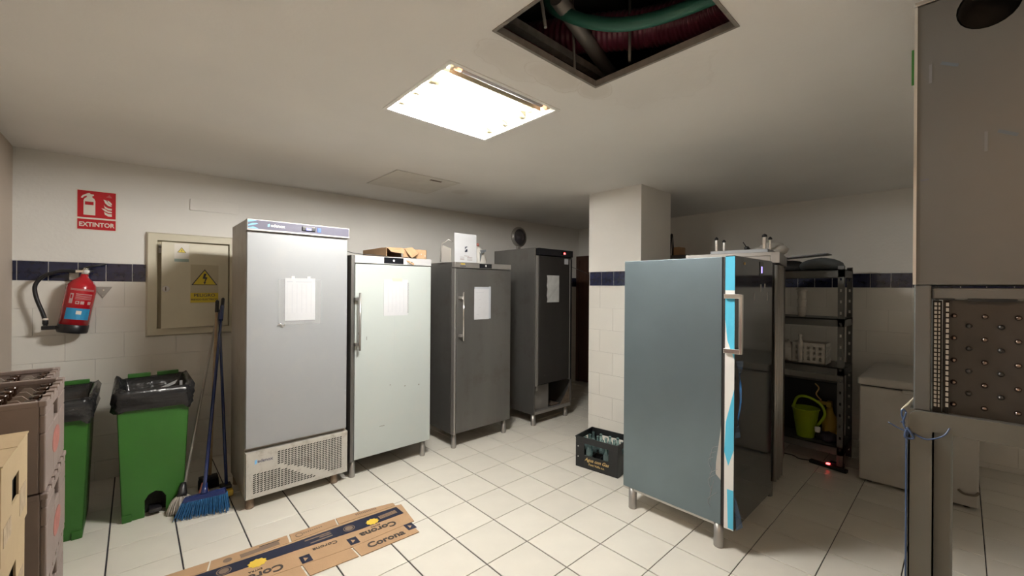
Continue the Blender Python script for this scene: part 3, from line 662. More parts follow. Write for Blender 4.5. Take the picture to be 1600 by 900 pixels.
def blob(c, rx, ry, rz, seed, n=16, m=8, amp=.12, flat=True):
    rr = random.Random(seed); mb = MB(); vs = []
    ph = [rr.uniform(0, 6) for _ in range(6)]
    for i in range(m+1):
        a = pi*i/m
        for k in range(n):
            b = 2*pi*k/n; f = 1+amp*(sin(3*b+ph[0]+i)*.5+sin(5*b+ph[1]-i*1.3)*.4+sin(2*a+ph[2]+b)*.5)
            z = cos(a)*rz*f
            if flat: z = max(z, -rz*.55)
            vs.append((c[0]+rx*f*sin(a)*cos(b), c[1]+ry*f*sin(a)*sin(b), c[2]+z+(rz*.55 if flat else 0)))
    return mb.add(vs, [(i*n+k, i*n+(k+1) % n, (i+1)*n+(k+1) % n, (i+1)*n+k) for i in range(m) for k in range(n)], True)
solo('cloth_bag', blob((4.75, .90, 1.76), .13, .17, .075, 3, 20, 10, .05), 'greybag', 'rounded grey cloth bag on the rack top, front right', 'bag', (4.75, .90, 1.76))
solo('cloth_bag', blob((4.80, 1.2, 1.76), .14, .2, .07, 5, 20, 10, .1), 'rubber', 'dark crumpled bag on the rack top, next to the stainless fridge', 'bag', (4.80, 1.2, 1.76))
solo('plastic_tray', MB().hexa([(4.66, .84, 1.905), (4.88, .84, 1.905), (4.88, 1.2, 1.88), (4.66, 1.2, 1.88)], [(4.66, .84, 1.915), (4.88, .84, 1.915), (4.88, 1.2, 1.89), (4.66, 1.2, 1.89)]), 'black', 'flat black tray lying over the bags on the rack top', 'tray', (4.66, .84, 1.88))
solo('plastic_bag', blob((4.02, 1.12, 1.864), .13, .12, .07, 9, 18, 9, .2), 'bagw', 'crumpled translucent bag on the stainless fridge top, near the rack', 'bag', (4.02, 1.12, 1.864))
t = thing('stacked_cups', 'stack of clear plastic cups on the second shelf of the rack', 'cups', (4.68, 1.03, 1.322))
for k in range(3): part('cup', MB().lathe((0, 0, .075*k), [(.028, 0), (.03, .01), (.04, .085), (.041, .09), (.036, .09)], 16), 'bagw', t)
part('cup', MB().lathe((0, .0, .225), [(.028, 0), (.04, .03), (.055, .035), (.03, .05)], 16), 'bagw', t)
t = thing('perforated_basket', 'white perforated plastic basket on the middle shelf of the rack', 'basket', (4.64, .84, .892))
hs = [(.03+.045*a, .05+.045*a, .03+.05*b, .06+.05*b) for a in range(5) for b in range(3)]
part('body', MB().panel('x', 0, .004, 0, .26, 0, .19, hs).panel('x', .22, .004, 0, .26, 0, .19, hs).panel('y', 0, .004, 0, .224, 0, .19, [h for h in hs if h[1] < .21]).panel('y', .256, .004, 0, .224, 0, .19).box(0, .224, 0, .26, 0, .004), 'bagw', t)
solo('plastic_bag', blob((4.70, 1.15, .892), .08, .09, .12, 12, 18, 9, .2), 'bagw', 'bunched white plastic bag left of the perforated basket', 'bag', (4.70, 1.15, .892))
solo('spray_bottle', MB().lathe((4.62, 1.03, 1.086), [(.02, -.19), (.022, -.02), (.02, .0), (.012, .03), (.012, .05), (.018, .055), (.018, .075), (.002, .08)], 14), 'bagw', 'small white capped bottle between bag and basket on the rack', 'bottle', (4.62, 1.03, .892))
t = thing('bucket', 'lime green conical bucket with a raised handle on the lowest shelf', 'bucket', (4.70, 1.0, .192))
part('body', MB().lathe((0, 0, 0), [(.065, 0), (.07, .005), (.105, .26), (.112, .262), (.112, .27), (.098, .27), (.066, .01), (.002, .01)], 24), 'lime', t)
part('handle', MB().tube(arc([(0, .10, .26), (-.02, .06, .36), (-.03, -.02, .38), (-.03, -.12, .33), (-.02, -.15, .24), (-.02, -.11, .15), (0, -.09, .12)]), .012, 10), 'lime', t)
solo('shade_tub', MB().hexa([(4.86, .78, .192), (4.97, .78, .192), (4.97, 1.5, .192), (4.86, 1.5, .192)], [(4.85, .76, .70), (4.98, .76, .70), (4.98, 1.55, .70), (4.85, 1.55, .70)]), 'black', 'tall black tub added to darken the back of the lowest shelf behind the bucket', 'tub', (4.86, .78, .192), bev=.01)  # invented black filler, added to make the lowest bay dark
t = thing('spray_gun', 'ochre yellow trigger sprayer standing behind the lime bucket', 'sprayer', (4.78, .83, .192))
part('body', MB().lathe((0, 0, 0), [(.055, 0), (.06, .02), (.06, .18), (.03, .25), (.02, .30)], 16), 'yel', t)
part('head', MB().box(-.05, .02, -.02, .02, .30, .35).box(-.02, .01, .02, .10, .31, .34), 'yel', t, bev=.005)
part('hook', MB().tube(arc([(-.02, .06, .35), (-.02, .1, .40), (-.02, .08, .46), (-.02, .11, .50)], 5), .006, 6), 'gold', t)
solo('dark_bag', blob((4.72, .83, .192), .09, .1, .05, 21, 16, 8, .15), 'purple', 'dark purple bag on the lowest shelf in front of the sprayer', 'bag', (4.72, .83, .192))
solo('white_jar', MB().lathe((4.66, .90, .285), [(.02, -.02), (.024, 0), (.024, .025), (.01, .03)], 12), 'white', 'small white jar on the dark purple bag', 'jar', (4.66, .90, .265))
# power strip on the floor
t = thing('power_strip', 'dark power strip with glowing red switch on the floor at the rack', 'power strip', (4.55, .80, 0), R(80))
part('housing', MB().box(-.14, .14, -.025, .025, 0, .03), 'cavity', t, bev=.006)
part('switch', MB().box(-.012, .012, -.012, .012, .03, .04), 'redled', t, 'glowing red rocker switch')
part('cord', MB().tube(arc([(.14, 0, .015), (.22, .02, .008), (.3, -.02, .006), (.42, .03, .006)]), .004, 6), 'black', t)
solo('blue_adapter', MB().box(4.60, 4.66, .70, .80, 0, .035), 'cardblue', 'small blue-black adapter on the floor behind the power strip', 'adapter', (4.60, .70, 0), bev=.005)

# chest freezer
t = thing('chest_freezer', 'small old white chest freezer against the right wall', 'freezer', (4.44, -.085, 0))
part('body', MB().box(0, 1.0, 0, .66, .02, .79), 'freezer', t, bev=.01)
part('lid', MB().box(-.015, 1.0, -.01, .67, .80, .865), 'freezer', t, bev=.012)
part('lid_seal', MB().box(.01, .98, .01, .65, .79, .80), 'rubber', t)
part('lid_handle', MB().box(-.035, -.01, .26, .40, .775, .80), 'freezer', t, bev=.004)
part('drain_grip', MB().tube(arc([(-.004, .10, .13), (-.02, .07, .115), (-.02, .02, .12), (-.004, -.0, .14)], 5), .008, 8), 'grime', t)
for x, y in ((.06, .06), (.06, .6), (.94, .06), (.94, .6)): part('foot', MB().lathe((x, y, 0), [(.02, 0), (.02, .02)], 10), 'black', t)

# storage cabinet behind the pillar with its load
t = thing('storage_cabinet', 'plain grey cabinet standing behind the pillar under the brown box', 'cabinet', (4.75, 2.15, 0))
part('body', MB().box(0, .5, 0, .8, .05, 1.98), 'rack', t, bev=.004)
for y in (.005, .405): part('door', MB().box(-.018, 0, y, y+.39, .06, 1.97), 'rack', t, bev=.003)
for x, y in ((.03, .03), (.03, .77), (.47, .03), (.47, .77)): part('foot', MB().box(x-.02, x+.02, y-.02, y+.02, 0, .05), 'rack', t)
solo('cardboard_box', MB().box(4.8, 4.95, 2.285, 2.36, 1.982, 2.08), 'card', 'small brown box on the cabinet beyond the pillar', 'box', (4.8, 2.285, 1.982), bev=.003)
t = thing('drying_cone', 'tall dark narrow cone with pale strip at the right of the pillar', 'cone', (4.82, 2.395, 1.982))
part('body', MB().lathe((0, 0, 0), [(.03, 0), (.026, .1), (.016, .24), (.014, .26), (.002, .27)], 14), 'black', t)
part('pale_strip', MB().prism([(-.03, -.02, .0), (-.028, -.022, .15), (-.016, -.02, .22), (-.03, .0, .0)], (-.004, 0, 0)), 'alu', t)

# ---------------------------------------------------------------- stainless machine at the right
X = 1.75
t = thing('hood_machine', 'large stainless hooded machine on a stand at the right, with a round dark hole', 'machine', (X, .1, 0))
# local: y runs to -; depth in +x
hd = MB(); pts = []; cy, cz, rh = -.145, 2.372, .062
for k in range(24): pts.append((cy+rh*cos(2*pi*k/24), cz+rh*sin(2*pi*k/24)))
z0, z1, ya, yb = 1.593, 2.435, -.75, 0
outer = []
for a in range(24):
    c_, s_ = cos(2*pi*a/24), sin(2*pi*a/24); k = min((yb-cy)/c_ if c_ > 0 else (ya-cy)/c_ if c_ < 0 else 9e9, (z1-cz)/s_ if s_ > 0 else (z0-cz)/s_ if s_ < 0 else 9e9)
    outer.append((cy+c_*k, cz+s_*k))
for a in range(24):
    b = (a+1) % 24
    hd.add([(0, *pts[a]), (0, *pts[b]), (0, *outer[b]), (0, *outer[a])], [(0, 1, 2, 3)])
    oa, ob = outer[a], outer[b]
    if abs(oa[0]-ob[0]) > 1e-6 and abs(oa[1]-ob[1]) > 1e-6:
        cn = (ob[0] if ob[0] in (ya, yb) or abs(ob[0]-ya) < 1e-6 or abs(ob[0]-yb) < 1e-6 else oa[0], ob[1] if abs(ob[1]-z0) < 1e-6 or abs(ob[1]-z1) < 1e-6 else oa[1])
        hd.add([(0, *oa), (0, *ob), (0, *cn)], [(0, 1, 2)])
hd.box(0, .62, -.002, 0, z0, z1).box(0, .62, ya, ya+.002, z0, z1).box(.618, .62, ya, 0, z0, z1).box(0, .62, ya, 0, z1-.002, z1)
part('hood', hd, 'hoodsteel', t)
part('round_opening', MB().lathe((.004, cy, cz), [(.058, 0), (.058, .10), (.0, .10)], 24, axis=(1, 0, 0), caps=False), 'cavity', t, 'black round hole near the top of the hood')
part('hood_rim', MB().box(-.006, .62, -.76, .004, z1, z1+.012), 'steel', t, bev=.002)
part('edge_strip', MB().box(-.002, .0, -.004, .003, z0, z1), 'chrome', t)
for y, z, ph in ((-.055, 2.23, 0), (-.165, 2.0, 1)):
    part('scribble_mark', MB().prism([(-.0004, y, z+.02), (-.0004, y-.035, z), (-.0004, y-.032, z-.008), (-.0004, y+.003, z+.012)], (-.0006, 0, 0)), mat('blue_crayon', (.085, .11, .135), .6), t)
    part('scribble_mark', MB().box(-.0008, 0, y+.02, y+.026, z-.035, z+.02), mat('grey_crayon', (.14, .142, .15), .6), t)
part('scribble_mark', MB().box(-.0008, 0, -.03, -.012, 1.905, 1.91), mat('dark_crayon', (.10, .11, .14), .7), t)
part('corner_post', MB().box(0, .035, -.037, 0, 1.214, 1.592), 'hoodsteel', t, bev=.004)
part('corner_post', MB().box(.58, .62, -.037, 0, 1.214, 1.592), 'hoodsteel', t, bev=.004)
part('lower_rail', MB().box(.004, .03, -.75, -.037, 1.548, 1.584), 'hoodsteel', t, bev=.006)
part('rail_slot', MB().box(.002, .004, -.085, -.045, 1.548, 1.552).box(.002, .004, -.2, -.11, 1.546, 1.553), 'cavity', t)
bk = part('knob_panel', MB().box(.03, .036, -.75, -.06, 1.214, 1.548), 'knob', t, 'brownish panel with rows of raised knobs')
for a in range(22):
    for b in range(6):
        y = -.083-.030*a; z = 1.502-.065*b-(.028 if a % 2 else 0)
        if z < 1.235: continue
        part('raised_knob', MB().lathe((.03, y, z), [(.007, 0), (.007, .006), (.005, .011), (.001, .013)], 10, axis=(-1, 0, 0)), 'copper' if a % 2 == 0 else 'knob', bk)
sl = MB()
for (y, pitch, wd) in ((-.046, .0125, .0028), (-.0535, .0125, .0018), (-.07, .0155, .003)):
    z = 1.54
    while z > 1.235: sl.box(.006, .010, y-wd, y+wd, z-pitch*.68, z); z -= pitch
part('chain_strip', sl, 'alu', t, kind='stuff')
part('strip_backing', MB().box(.012, .02, -.059, -.040, 1.214, 1.546).box(.012, .02, -.074, -.066, 1.214, 1.546), 'cavity', t)
# stand: top rail with a rounded front corner and wide folded legs
rail = [(.010, 1.158), (.010, 1.185)]+[(.010-.025*(1-cos(R(a)))-.0, 1.185+.029*sin(R(a))) for a in (30, 60, 90)]
prof = [(.010, 1.158)]+[(.010-.026*(1-cos(R(a))), 1.188+.026*sin(R(a))) for a in (0, 22, 45, 67, 90)]+[(-.75, 1.222), (-.75, 1.158)]
st = part('stand_rail', MB().prism([(-.012, y, z) for y, z in prof], (.012, 0, 0)).box(0, .62, -.75, .008, 1.205, 1.214), 'standsteel', t)
def wleg(x0, sx, y0, sy):
    return MB().box(*sorted((x0, x0+sx*.004)), *sorted((y0, y0-sy*.055)), 0, 1.158).box(*sorted((x0, x0+sx*.05)), *sorted((y0, y0-sy*.004)), 0, 1.158).box(*sorted((x0+sx*.046, x0+sx*.05)), *sorted((y0, y0-sy*.088)), 0, 1.158).box(*sorted((x0, x0+sx*.02)), *sorted((y0-sy*.051, y0-sy*.055)), 0, 1.158)
part('leg', wleg(-.012, 1, .010, 1), 'standsteel', t)
part('leg', wleg(.62, -1, .010, 1), 'standsteel', t)
part('leg', wleg(-.012, 1, -.75, -1), 'standsteel', t)
part('leg', wleg(.62, -1, -.75, -1), 'standsteel', t)
part('control_lug', MB().prism([(.02, .012, 1.222), (.02, .03, 1.20), (.05, .03, 1.20), (.05, .0, 1.245), (.02, .0, 1.245)], (.004, 0, 0)), 'cream', t)
solo('green_tag', MB().box(X+.05, X+.053, .104, .112, 2.22, 2.33), 'green', 'thin green tag stuck on the far side of the hood', 'tag', (X+.05, .104, 2.22))
# blue cord tied to the stand
t = thing('blue_cord', 'blue cord looped round the stand corner and hanging down its leg', 'cord', (X-.016, .11, 1.1))
part('loop', MB().tube(arc([(-.0, -.012, .045), (-.004, -.04, .035), (-.003, -.075, .055), (.01, -.088, .085), (.03, -.085, .095)], 6), .0022, 8), 'wire', t)
part('hanging_end', MB().tube(arc([(-.001, .004, .105), (-.003, .010, .07), (-.002, -.001, .04), (0, .003, .02), (0, .003, -.3), (0, .004, -.7), (0, .004, -1.09)], 6), .0026, 8), 'wire', t)
part('knot', MB().tube(arc([(-.003, .003, .06), (-.008, -.008, .045), (-.004, -.012, .03), (-.006, .006, .03), (-.003, .003, .055)], 5), .0028, 8), 'wire', t)
part('cord_curl', MB().tube(arc([(-.0, .004, .105), (.0, .012, .112), (.0, .014, .095), (.0, .008, .07), (.0, .016, .075)], 5), .0024, 8), 'wire', t)
part('loose_end', MB().tube(arc([(0, .0, .045), (0, .02, .052), (0, .045, .065)], 5), .0018, 8), 'wire', t)

# ---------------------------------------------------------------- black bottle crate by the pillar
ang = math.atan2(1.919-2.316, 2.965-2.907)      # direction of its long side
t = thing('bottle_crate', 'black plastic crate of empty glass bottles with gold script, beside the pillar', 'crate', (2.903, 2.318, 0), ang+pi/2)
# local: long side runs along -y from 0 to -.40 ; depth +x .30 ; front faces -x
Lc, Dc, Hc = .40, .30, .268
fr = MB().panel('x', 0, .008, -Lc, 0, 0, Hc, [(-.315, -.085, .115, .215)]).panel('x', Dc-.008, .008, -Lc, 0, 0, Hc, [(-.315, -.085, .115, .215)])
fr.panel('y', -.008, .008, .008, Dc-.008, 0, Hc, [(.08, .22, .17, .22)]).panel('y', -Lc, .008, .008, Dc-.008, 0, Hc, [(.08, .22, .17, .22)]).box(.008, Dc-.008, -Lc+.008, -.008, 0, .008)
part('shell', fr, 'bcrate', t, bev=.0015)
part('rim', MB().panel('z', Hc-.012, .012, -.004, Dc+.004, -Lc-.004, .004, [(.006, Dc-.006, -Lc+.006, -.006)]), 'bcrate', t, bev=.003)
dv = MB()
for k in range(1, 5): dv.box(.008, Dc-.008, -Lc*k/5-.0015, -Lc*k/5+.0015, .008, .13)
for k in range(1, 4): dv.box(Dc*k/4-.0015, Dc*k/4+.0015, -Lc+.008, -.008, .008, .13)
part('divider', dv, 'bcrate', t)
text('Agua con Gas', .040, (-.0015, -.205, .082), FX, 'gold', t, shear=.35, bold=.0006)
text('Font Vella s.a.', .027, (-.0015, -.205, .045), FX, 'gold', t, bold=.0003)
for z in (.09, .18): part('rivet', MB().lathe((0, -.025, z), [(.005, 0), (.004, .003)], 8, axis=(-1, 0, 0)), 'white', t)
mt = Matrix.Translation(t.location) @ Matrix.Rotation(ang+pi/2, 4, 'Z')
bot = MB().lathe((0, 0, 0), [(.028, 0), (.031, .006), (.031, .125), (.026, .15), (.013, .185), (.0115, .215), (.0135, .217), (.0135, .228), (.0095, .228)], 14).mesh('glass_bottle', M['glass'])
ORD = ['first', 'second', 'third', 'fourth', 'fifth', 'sixth']
for i in range(5):
    for k in range(4):
        if (i, k) in ((4, 3), (2, 0)): continue
        p = mt @ Vector((Dc*(k+.5)/4, -Lc*(i+.5)/5, .009))
        o = bpy.data.objects.new('glass_bottle', bot); C.objects.link(o); o.location = p; o.rotation_euler = (random.uniform(-.03, .03), random.uniform(-.03, .03), 0)
        tag(o, f"glass bottle in the black crate, {ORD[k]} row from its lettered side, {ORD[i]} from the left", 'bottle', 'empty bottles in the black crate')

# ---------------------------------------------------------------- flattened carton on the floor
t = thing('flattened_carton', 'flattened brown beer carton with navy stripe lying on the floor', 'cardboard', (1.0, 2.6, 0), 0)
def W3(x, y, z=.0): return (x-1.0, y-2.6, z)
def sheet(nm, pts, m, z=.001, th=.004): return part(nm, MB().prism([W3(x, y, z) for x, y in pts], (0, 0, th)), m, t)
sheet('sheet', [(1.395, 2.745), (1.43, 2.732), (1.393, 2.48), (1.36, 2.482), (.973, 2.478), (.70, 2.505), (.30, 2.56), (-.2, 2.62), (-.2, 2.86), (.30, 2.80), (.715, 2.775), (1.0, 2.772)], 'card', .001, .004)
for pts in ([(1.005, 2.774), (1.39, 2.747), (1.394, 2.79), (1.2, 2.832), (1.012, 2.856)], [(.722, 2.777), (.992, 2.774), (1.004, 2.856), (.73, 2.866)],
            [(.31, 2.80), (.708, 2.777), (.716, 2.866), (.33, 2.885)], [(-.2, 2.862), (.30, 2.803), (.322, 2.886), (-.2, 2.93)],
            [(.978, 2.474), (1.356, 2.478), (1.356, 2.348), (.984, 2.36)], [(.706, 2.50), (.966, 2.474), (.972, 2.368), (.712, 2.384)], [(.30, 2.556), (.694, 2.502), (.70, 2.386), (.30, 2.42)]):
    sheet('flap', pts, 'card', .002, .004)
sh = t
ZP = .0056
def pr(nm, pts, m, z=ZP, th=.0006): return part(nm, MB().prism([W3(x, y, z) for x, y in pts], (0, 0, th)), m, sh)
pr('navy_stripe', [(1.385, 2.722), (1.387, 2.613), (1.1, 2.622), (.70, 2.668), (.30, 2.70), (-.2, 2.76), (-.2, 2.84), (.30, 2.79), (.70, 2.757), (1.1, 2.742)], 'cardblue')
rt_ = R(-3)
def tx(s, size, x, y, a, m='cardink', **k): return text(s, size, W3(x, y, .0069), (0, 0, a), m, sh, **k)
tx('Corona', .075, 1.176, 2.552, rt_+pi, bold=.0022); tx('EXTRA', .02, 1.176, 2.597, rt_+pi)
tx('Corona', .075, 1.165, 2.415, rt_-R(0), bold=.0022)
tx('Corona', .045, .86, 2.60, rt_+pi, bold=.0005)
tx('Corona', .08, .50, 2.575, rt_+pi, bold=.0022); tx('EXTRA', .022, .50, 2.625, rt_+pi)
for x, y in ((1.341, 2.44), (1.004, 2.532), (.736, 2.546)):
    s = pr('bottle_symbol', [(x-.028, y-.036), (x+.028, y-.04), (x+.028, y+.036), (x-.028, y+.04)], 'cardblue', .0062)
    s2 = part('bottle_print', MB().prism([W3(x-.01, y-.02, .0069), W3(x+.012, y-.0, .0069), W3(x-.01, y+.018, .0069)], (0, 0, .0004)), 'card', s)
for x, y, r_ in ((1.18, 2.655, .04), (.521, 2.69, .045)):
    cr = MB(); pp = []
    for k in range(20):
        a = 2*pi*k/20; q = r_*(1 if k % 2 else .82); pp.append(W3(x+q*cos(a)*1.1, y+q*sin(a)*.95, .0065))
    part('crown_print', cr.prism(pp, (0, 0, .0006)), 'yellow', sh)
for x, y in ((1.035, 2.683), (.37, 2.735)):
    part('crest_print', MB().lathe(W3(x, y, .0063), [(.036, 0), (.036, .0006), (.030, .0006), (.030, 0)], 20, caps=False).lathe(W3(x, y, .0063), [(.024, 0), (.024, .0006)], 20), 'cardgrey', sh)
for k in range(16): pr('barcode_bar', [(1.235+k*.0078, 2.648), (1.239+k*.0078, 2.648), (1.239+k*.0078, 2.69), (1.235+k*.0078, 2.69)], 'card', .0063)
for x0_, x1_, y_ in ((.86, .93, 2.70), (.80, .93, 2.675), (.78, .93, 2.72)): pr('small_print', [(x0_, y_), (x1_, y_-.004), (x1_, y_+.008), (x0_, y_+.012)], 'cardgrey', .0063)
for k in range(12): pr('small_print', [(1.13+k*.012, 2.80-k*.0012), (1.137+k*.012, 2.80-k*.0012), (1.137+k*.012, 2.822-k*.0012), (1.13+k*.012, 2.822-k*.0012)], 'cardgrey', .0066)
for k in range(9): pr('small_print', [(.80+k*.013, 2.815), (.807+k*.013, 2.815), (.807+k*.013, 2.828), (.80+k*.013, 2.828)], 'cardgrey', .0066)
pr('small_print', [(.46, 2.80), (.66, 2.795), (.66, 2.835), (.46, 2.84)], 'cardgrey', .0064)
pr('small_print', [(.56, 2.842), (.67, 2.838), (.67, 2.846), (.56, 2.85)], 'cardink', .0066)
part('crest_print', MB().lathe(W3(.775, 2.82, .0063), [(.022, 0), (.022, .0006), (.017, .0006), (.017, 0)], 16, caps=False), 'cardgrey', sh)
part('crest_print', MB().lathe(W3(.40, 2.83, .0063), [(.022, 0), (.022, .0006)], 16), 'cardgrey', sh)

# ---------------------------------------------------------------- bins
def bin_(label, x0, x1, y0, paper):
    Wb = x1-x0; t = thing('waste_bin', label, 'bin', (x0, y0, 0), 0)
    Db = .44; zt = .84; i = .035
    f = MB()
    # front with an arched pedal recess
    a0, a1, ah = Wb*.36, Wb*.70, .165
    arch = [(a0, 0), (a0, ah-.05), (a0+.02, ah-.015), (a0+.05, ah), (a1-.05, ah), (a1-.02, ah-.015), (a1, ah-.05), (a1, 0)]
    def F(x, z, d=0): s = z/zt; return (x+(x-Wb/2)*.19*s, -.045*s+d, z)
    pts = [(0, 0)]+arch+[(Wb, 0), (Wb, zt), (0, zt)]
    f.prism([F(*p) for p in pts], (0, .012, 0))
    def side(x):
        return [F(x, 0), (x, Db, 0), (x+(x-Wb/2)*.19, Db+.03, zt), F(x, zt)]
    f.prism(side(0), (.01, 0, 0)).prism(side(Wb), (-.01, 0, 0))
    f.prism([(0, Db, 0), (Wb, Db, 0), (Wb+Wb/2*.19, Db+.03, zt), (-Wb/2*.19, Db+.03, zt)], (0, -.01, 0))
    f.prism([F(.0, .17), F(Wb, .17), (Wb, Db, .17), (0, Db, .17)], (0, 0, .01))
    for xx in (.0, Wb-.05): f.prism([F(xx, 0, -.012), F(xx+.05, 0, -.012), F(xx+.05, .05, -.008), F(xx, .05, -.008)], (0, .02, 0))
    part('body', f, 'green', t, bev=.006)
    part('pedal', MB().box(a0+.02, a1-.02, -.01, .10, .02, .045), 'black', t, bev=.006)
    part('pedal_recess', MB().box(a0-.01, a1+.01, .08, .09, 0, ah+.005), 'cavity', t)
    # bag draped over the rim
    x_0, x_1 = -Wb/2*.19-.005, Wb+Wb/2*.19+.005; mb = MB(); rings = []
    prof = [(-.075, .60), (-.06, .74), (-.035, .84), (-.012, .895), (.012, .905), (.03, .88), (.032, .84), (.022, .81), (.03, .785), (.012, .755)]
    base = rrect(x_0, x_1, -.055, Db+.035, .05, 6); n = len(base)
    for j, (o_, z) in enumerate(prof):
        for k, (x, y) in enumerate(base):
            cx, cy = (x_0+x_1)/2, (Db-.02)/2; d = Vector((x-cx, y-cy)).normalized()
            wob = .006*sin(k*2.3+j*1.7)+.004*sin(k*5.1-j); zz = .010*sin(k*1.1+j*.4)+(.012*sin(k*.75) if j > 1 else 0)
            rings.append((x+d.x*(o_+wob), y+d.y*(o_+wob), z+zz-.018))
    mb.add(rings, [(j*n+k, j*n+(k+1) % n, (j+1)*n+(k+1) % n, (j+1)*n+k) for j in range(len(prof)-1) for k in range(n)], True)
    mb.add([rings[k] for k in range(n)], [tuple(range(n))])
    part('bin_bag', mb, 'bag', t)
    for a, b in ((.02, .15), (Wb-.13, Wb)): part('lid_hinge', MB().box(a, b, Db+.04, Db+.07, .875, .905), 'green', t, bev=.004)
    part('rear_block', MB().box(.02, Wb-.02, Db, Db+.05, 0, .16), 'black', t, bev=.01)  # black block low behind the bin
    return t
bin_('green pedal bin with black bag and white paper inside, between crates and brooms', -.055, .262, 3.735, True)
bin_('green pedal bin with black bag, left one half hidden by the beige crates', -.555, -.232, 3.70, False)
solo('crumpled_paper', MB().prism([(.08, 3.88, .80), (.22, 3.87, .86), (.24, 3.98, .865), (.10, 3.99, .80)], (0, .0, .003)).box(.25, .265, 3.9, 3.92, .80, .87), 'paper', 'white scrap of paper inside the right green bin', 'paper', (.12, 3.80, .80))

# ---------------------------------------------------------------- brooms and mops
def pole(a, b, r, m, t, cap=None, caplen=.1):
    A, B = Vector(a), Vector(b); p = part('pole', MB().tube([A, B], r, 12), m, t); d = (B-A).normalized()
    if cap: part('grip', MB().lathe(B-d*caplen, [(r+.003, 0), (r+.004, .01), (r+.004, caplen), (r*.5, caplen+.012)], 12, axis=d), cap, p)
    return p
bx0, by0 = .36, 3.52
t = thing('blue_broom', 'blue broom with blue bristle head leaning against the wall, frontmost of the cleaning tools', 'broom', (bx0, by0, 0))
d = Vector((.30, -.10, 0)).normalized(); pn = Vector((-d.y, d.x, 0))
def hp(u, v, z): q = d*u+pn*v; return (q.x, q.y, z)
hb = MB(); hb.hexa([hp(-.12, -.022, .10), hp(.13, -.022, .125), hp(.13, .022, .125), hp(-.12, .022, .10)], [hp(-.11, -.018, .135), hp(.12, -.018, .16), hp(.12, .018, .16), hp(-.11, .018, .135)])
part('head', hb, 'bluepole', t, bev=.005)
br = MB(); rr = random.Random(4)
for a in range(26):
    for b in range(6):
        u = -.118+.246*a/25; v = -.02+.04*b/5; q = hp(u, v, .108+.02*(u+.12)/.25)
        e = hp(u*1.22-.01+rr.uniform(-.006, .006), v*1.9-.008+rr.uniform(-.006, .006), .004+rr.uniform(0, .012)); br.tube([q, e], [.0042, .0022], 4, smooth=False)
part('bristles', br, 'bluebr', t, kind='stuff')
part('socket', MB().lathe(hp(.0, 0, .14), [(.022, 0), (.018, .03), (.015, .07)], 12, axis=(.2, .75, 1.2)), 'bluepole', t)
pole(hp(.0, 0, .15), (.20, .80, 1.40), .0115, 'bluepole', t, 'bluepole', .14)
t = thing('cotton_mop', 'string mop with grey pole and dirty cotton head, left of the blue broom', 'mop', (.25, 3.68, 0))
mh = MB(); rr = random.Random(9)
for k in range(70):
    a = rr.uniform(0, 2*pi); r_ = rr.uniform(.02, .085)
    mh.tube(arc([(0+.01*cos(a), .0+.01*sin(a), .11), (r_*.6*cos(a), r_*.6*sin(a), .085), (r_*cos(a), r_*sin(a)-.02, .006+rr.uniform(0, .02))], 3), .0055, 5)
part('mop_head', mh, 'mop', t, kind='stuff')
part('socket', MB().lathe((0, 0, .10), [(.028, 0), (.03, .02), (.02, .07), (.016, .09)], 12, axis=(.15, .5, 1)), 'black', t)
pole((.01, .02, .13), (.285, .75, 1.30), .0095, 'alu', t)
t = thing('red_mop', 'thin wooden-poled mop with red socket, behind the blue broom', 'mop', (.37, 3.66, 0))
part('socket', MB().lathe((0, 0, .07), [(.03, 0), (.032, .02), (.02, .07), (.015, .09)], 12, axis=(.1, .4, 1)), 'faded', t)
mh = MB()
for k in range(40):
    a = rr.uniform(0, 2*pi); r_ = rr.uniform(.02, .06)
    mh.tube([(.01*cos(a), .01*sin(a), .08), (r_*cos(a), r_*sin(a), .006+rr.uniform(0, .02))], .0055, 5)
part('mop_head', mh, 'mop', t, kind='stuff')
pole((.01, .03, .11), (.20, .70, 1.46), .0095, 'wood', t, 'black', .12)
t = thing('wooden_broom', 'upright wooden-poled broom with black head, nearest the grey fridge', 'broom', (.44, 3.95, 0))
part('head', MB().box(-.07, .05, -.025, .025, .07, .10), 'black', t, bev=.006)
br = MB()
for a in range(18):
    for b in range(3): br.tube([(-.067+.0068*a, -.018+.018*b, .075), (-.07+.0073*a, -.026+.024*b, .003)], [.005, .003], 4, smooth=False)
part('bristles', br, 'black', t, kind='stuff')
pole((0, 0, .1), (.09, .42, 1.44), .0105, 'wood', t, 'black', .10)
t = thing('blue_mop', 'dark blue poled mop with yellow sponge end, beside the grey fridge leg', 'mop', (.515, 3.74, 0))
part('sponge', MB().box(-.05, .035, -.10, .02, .02, .065), 'yellow', t, bev=.012)
part('clamp', MB().box(-.04, .03, -.06, .02, .065, .09), 'black', t, bev=.006)
pole((0, -.02, .085), (.04, .72, 1.36), .011, 'bluepole', t)

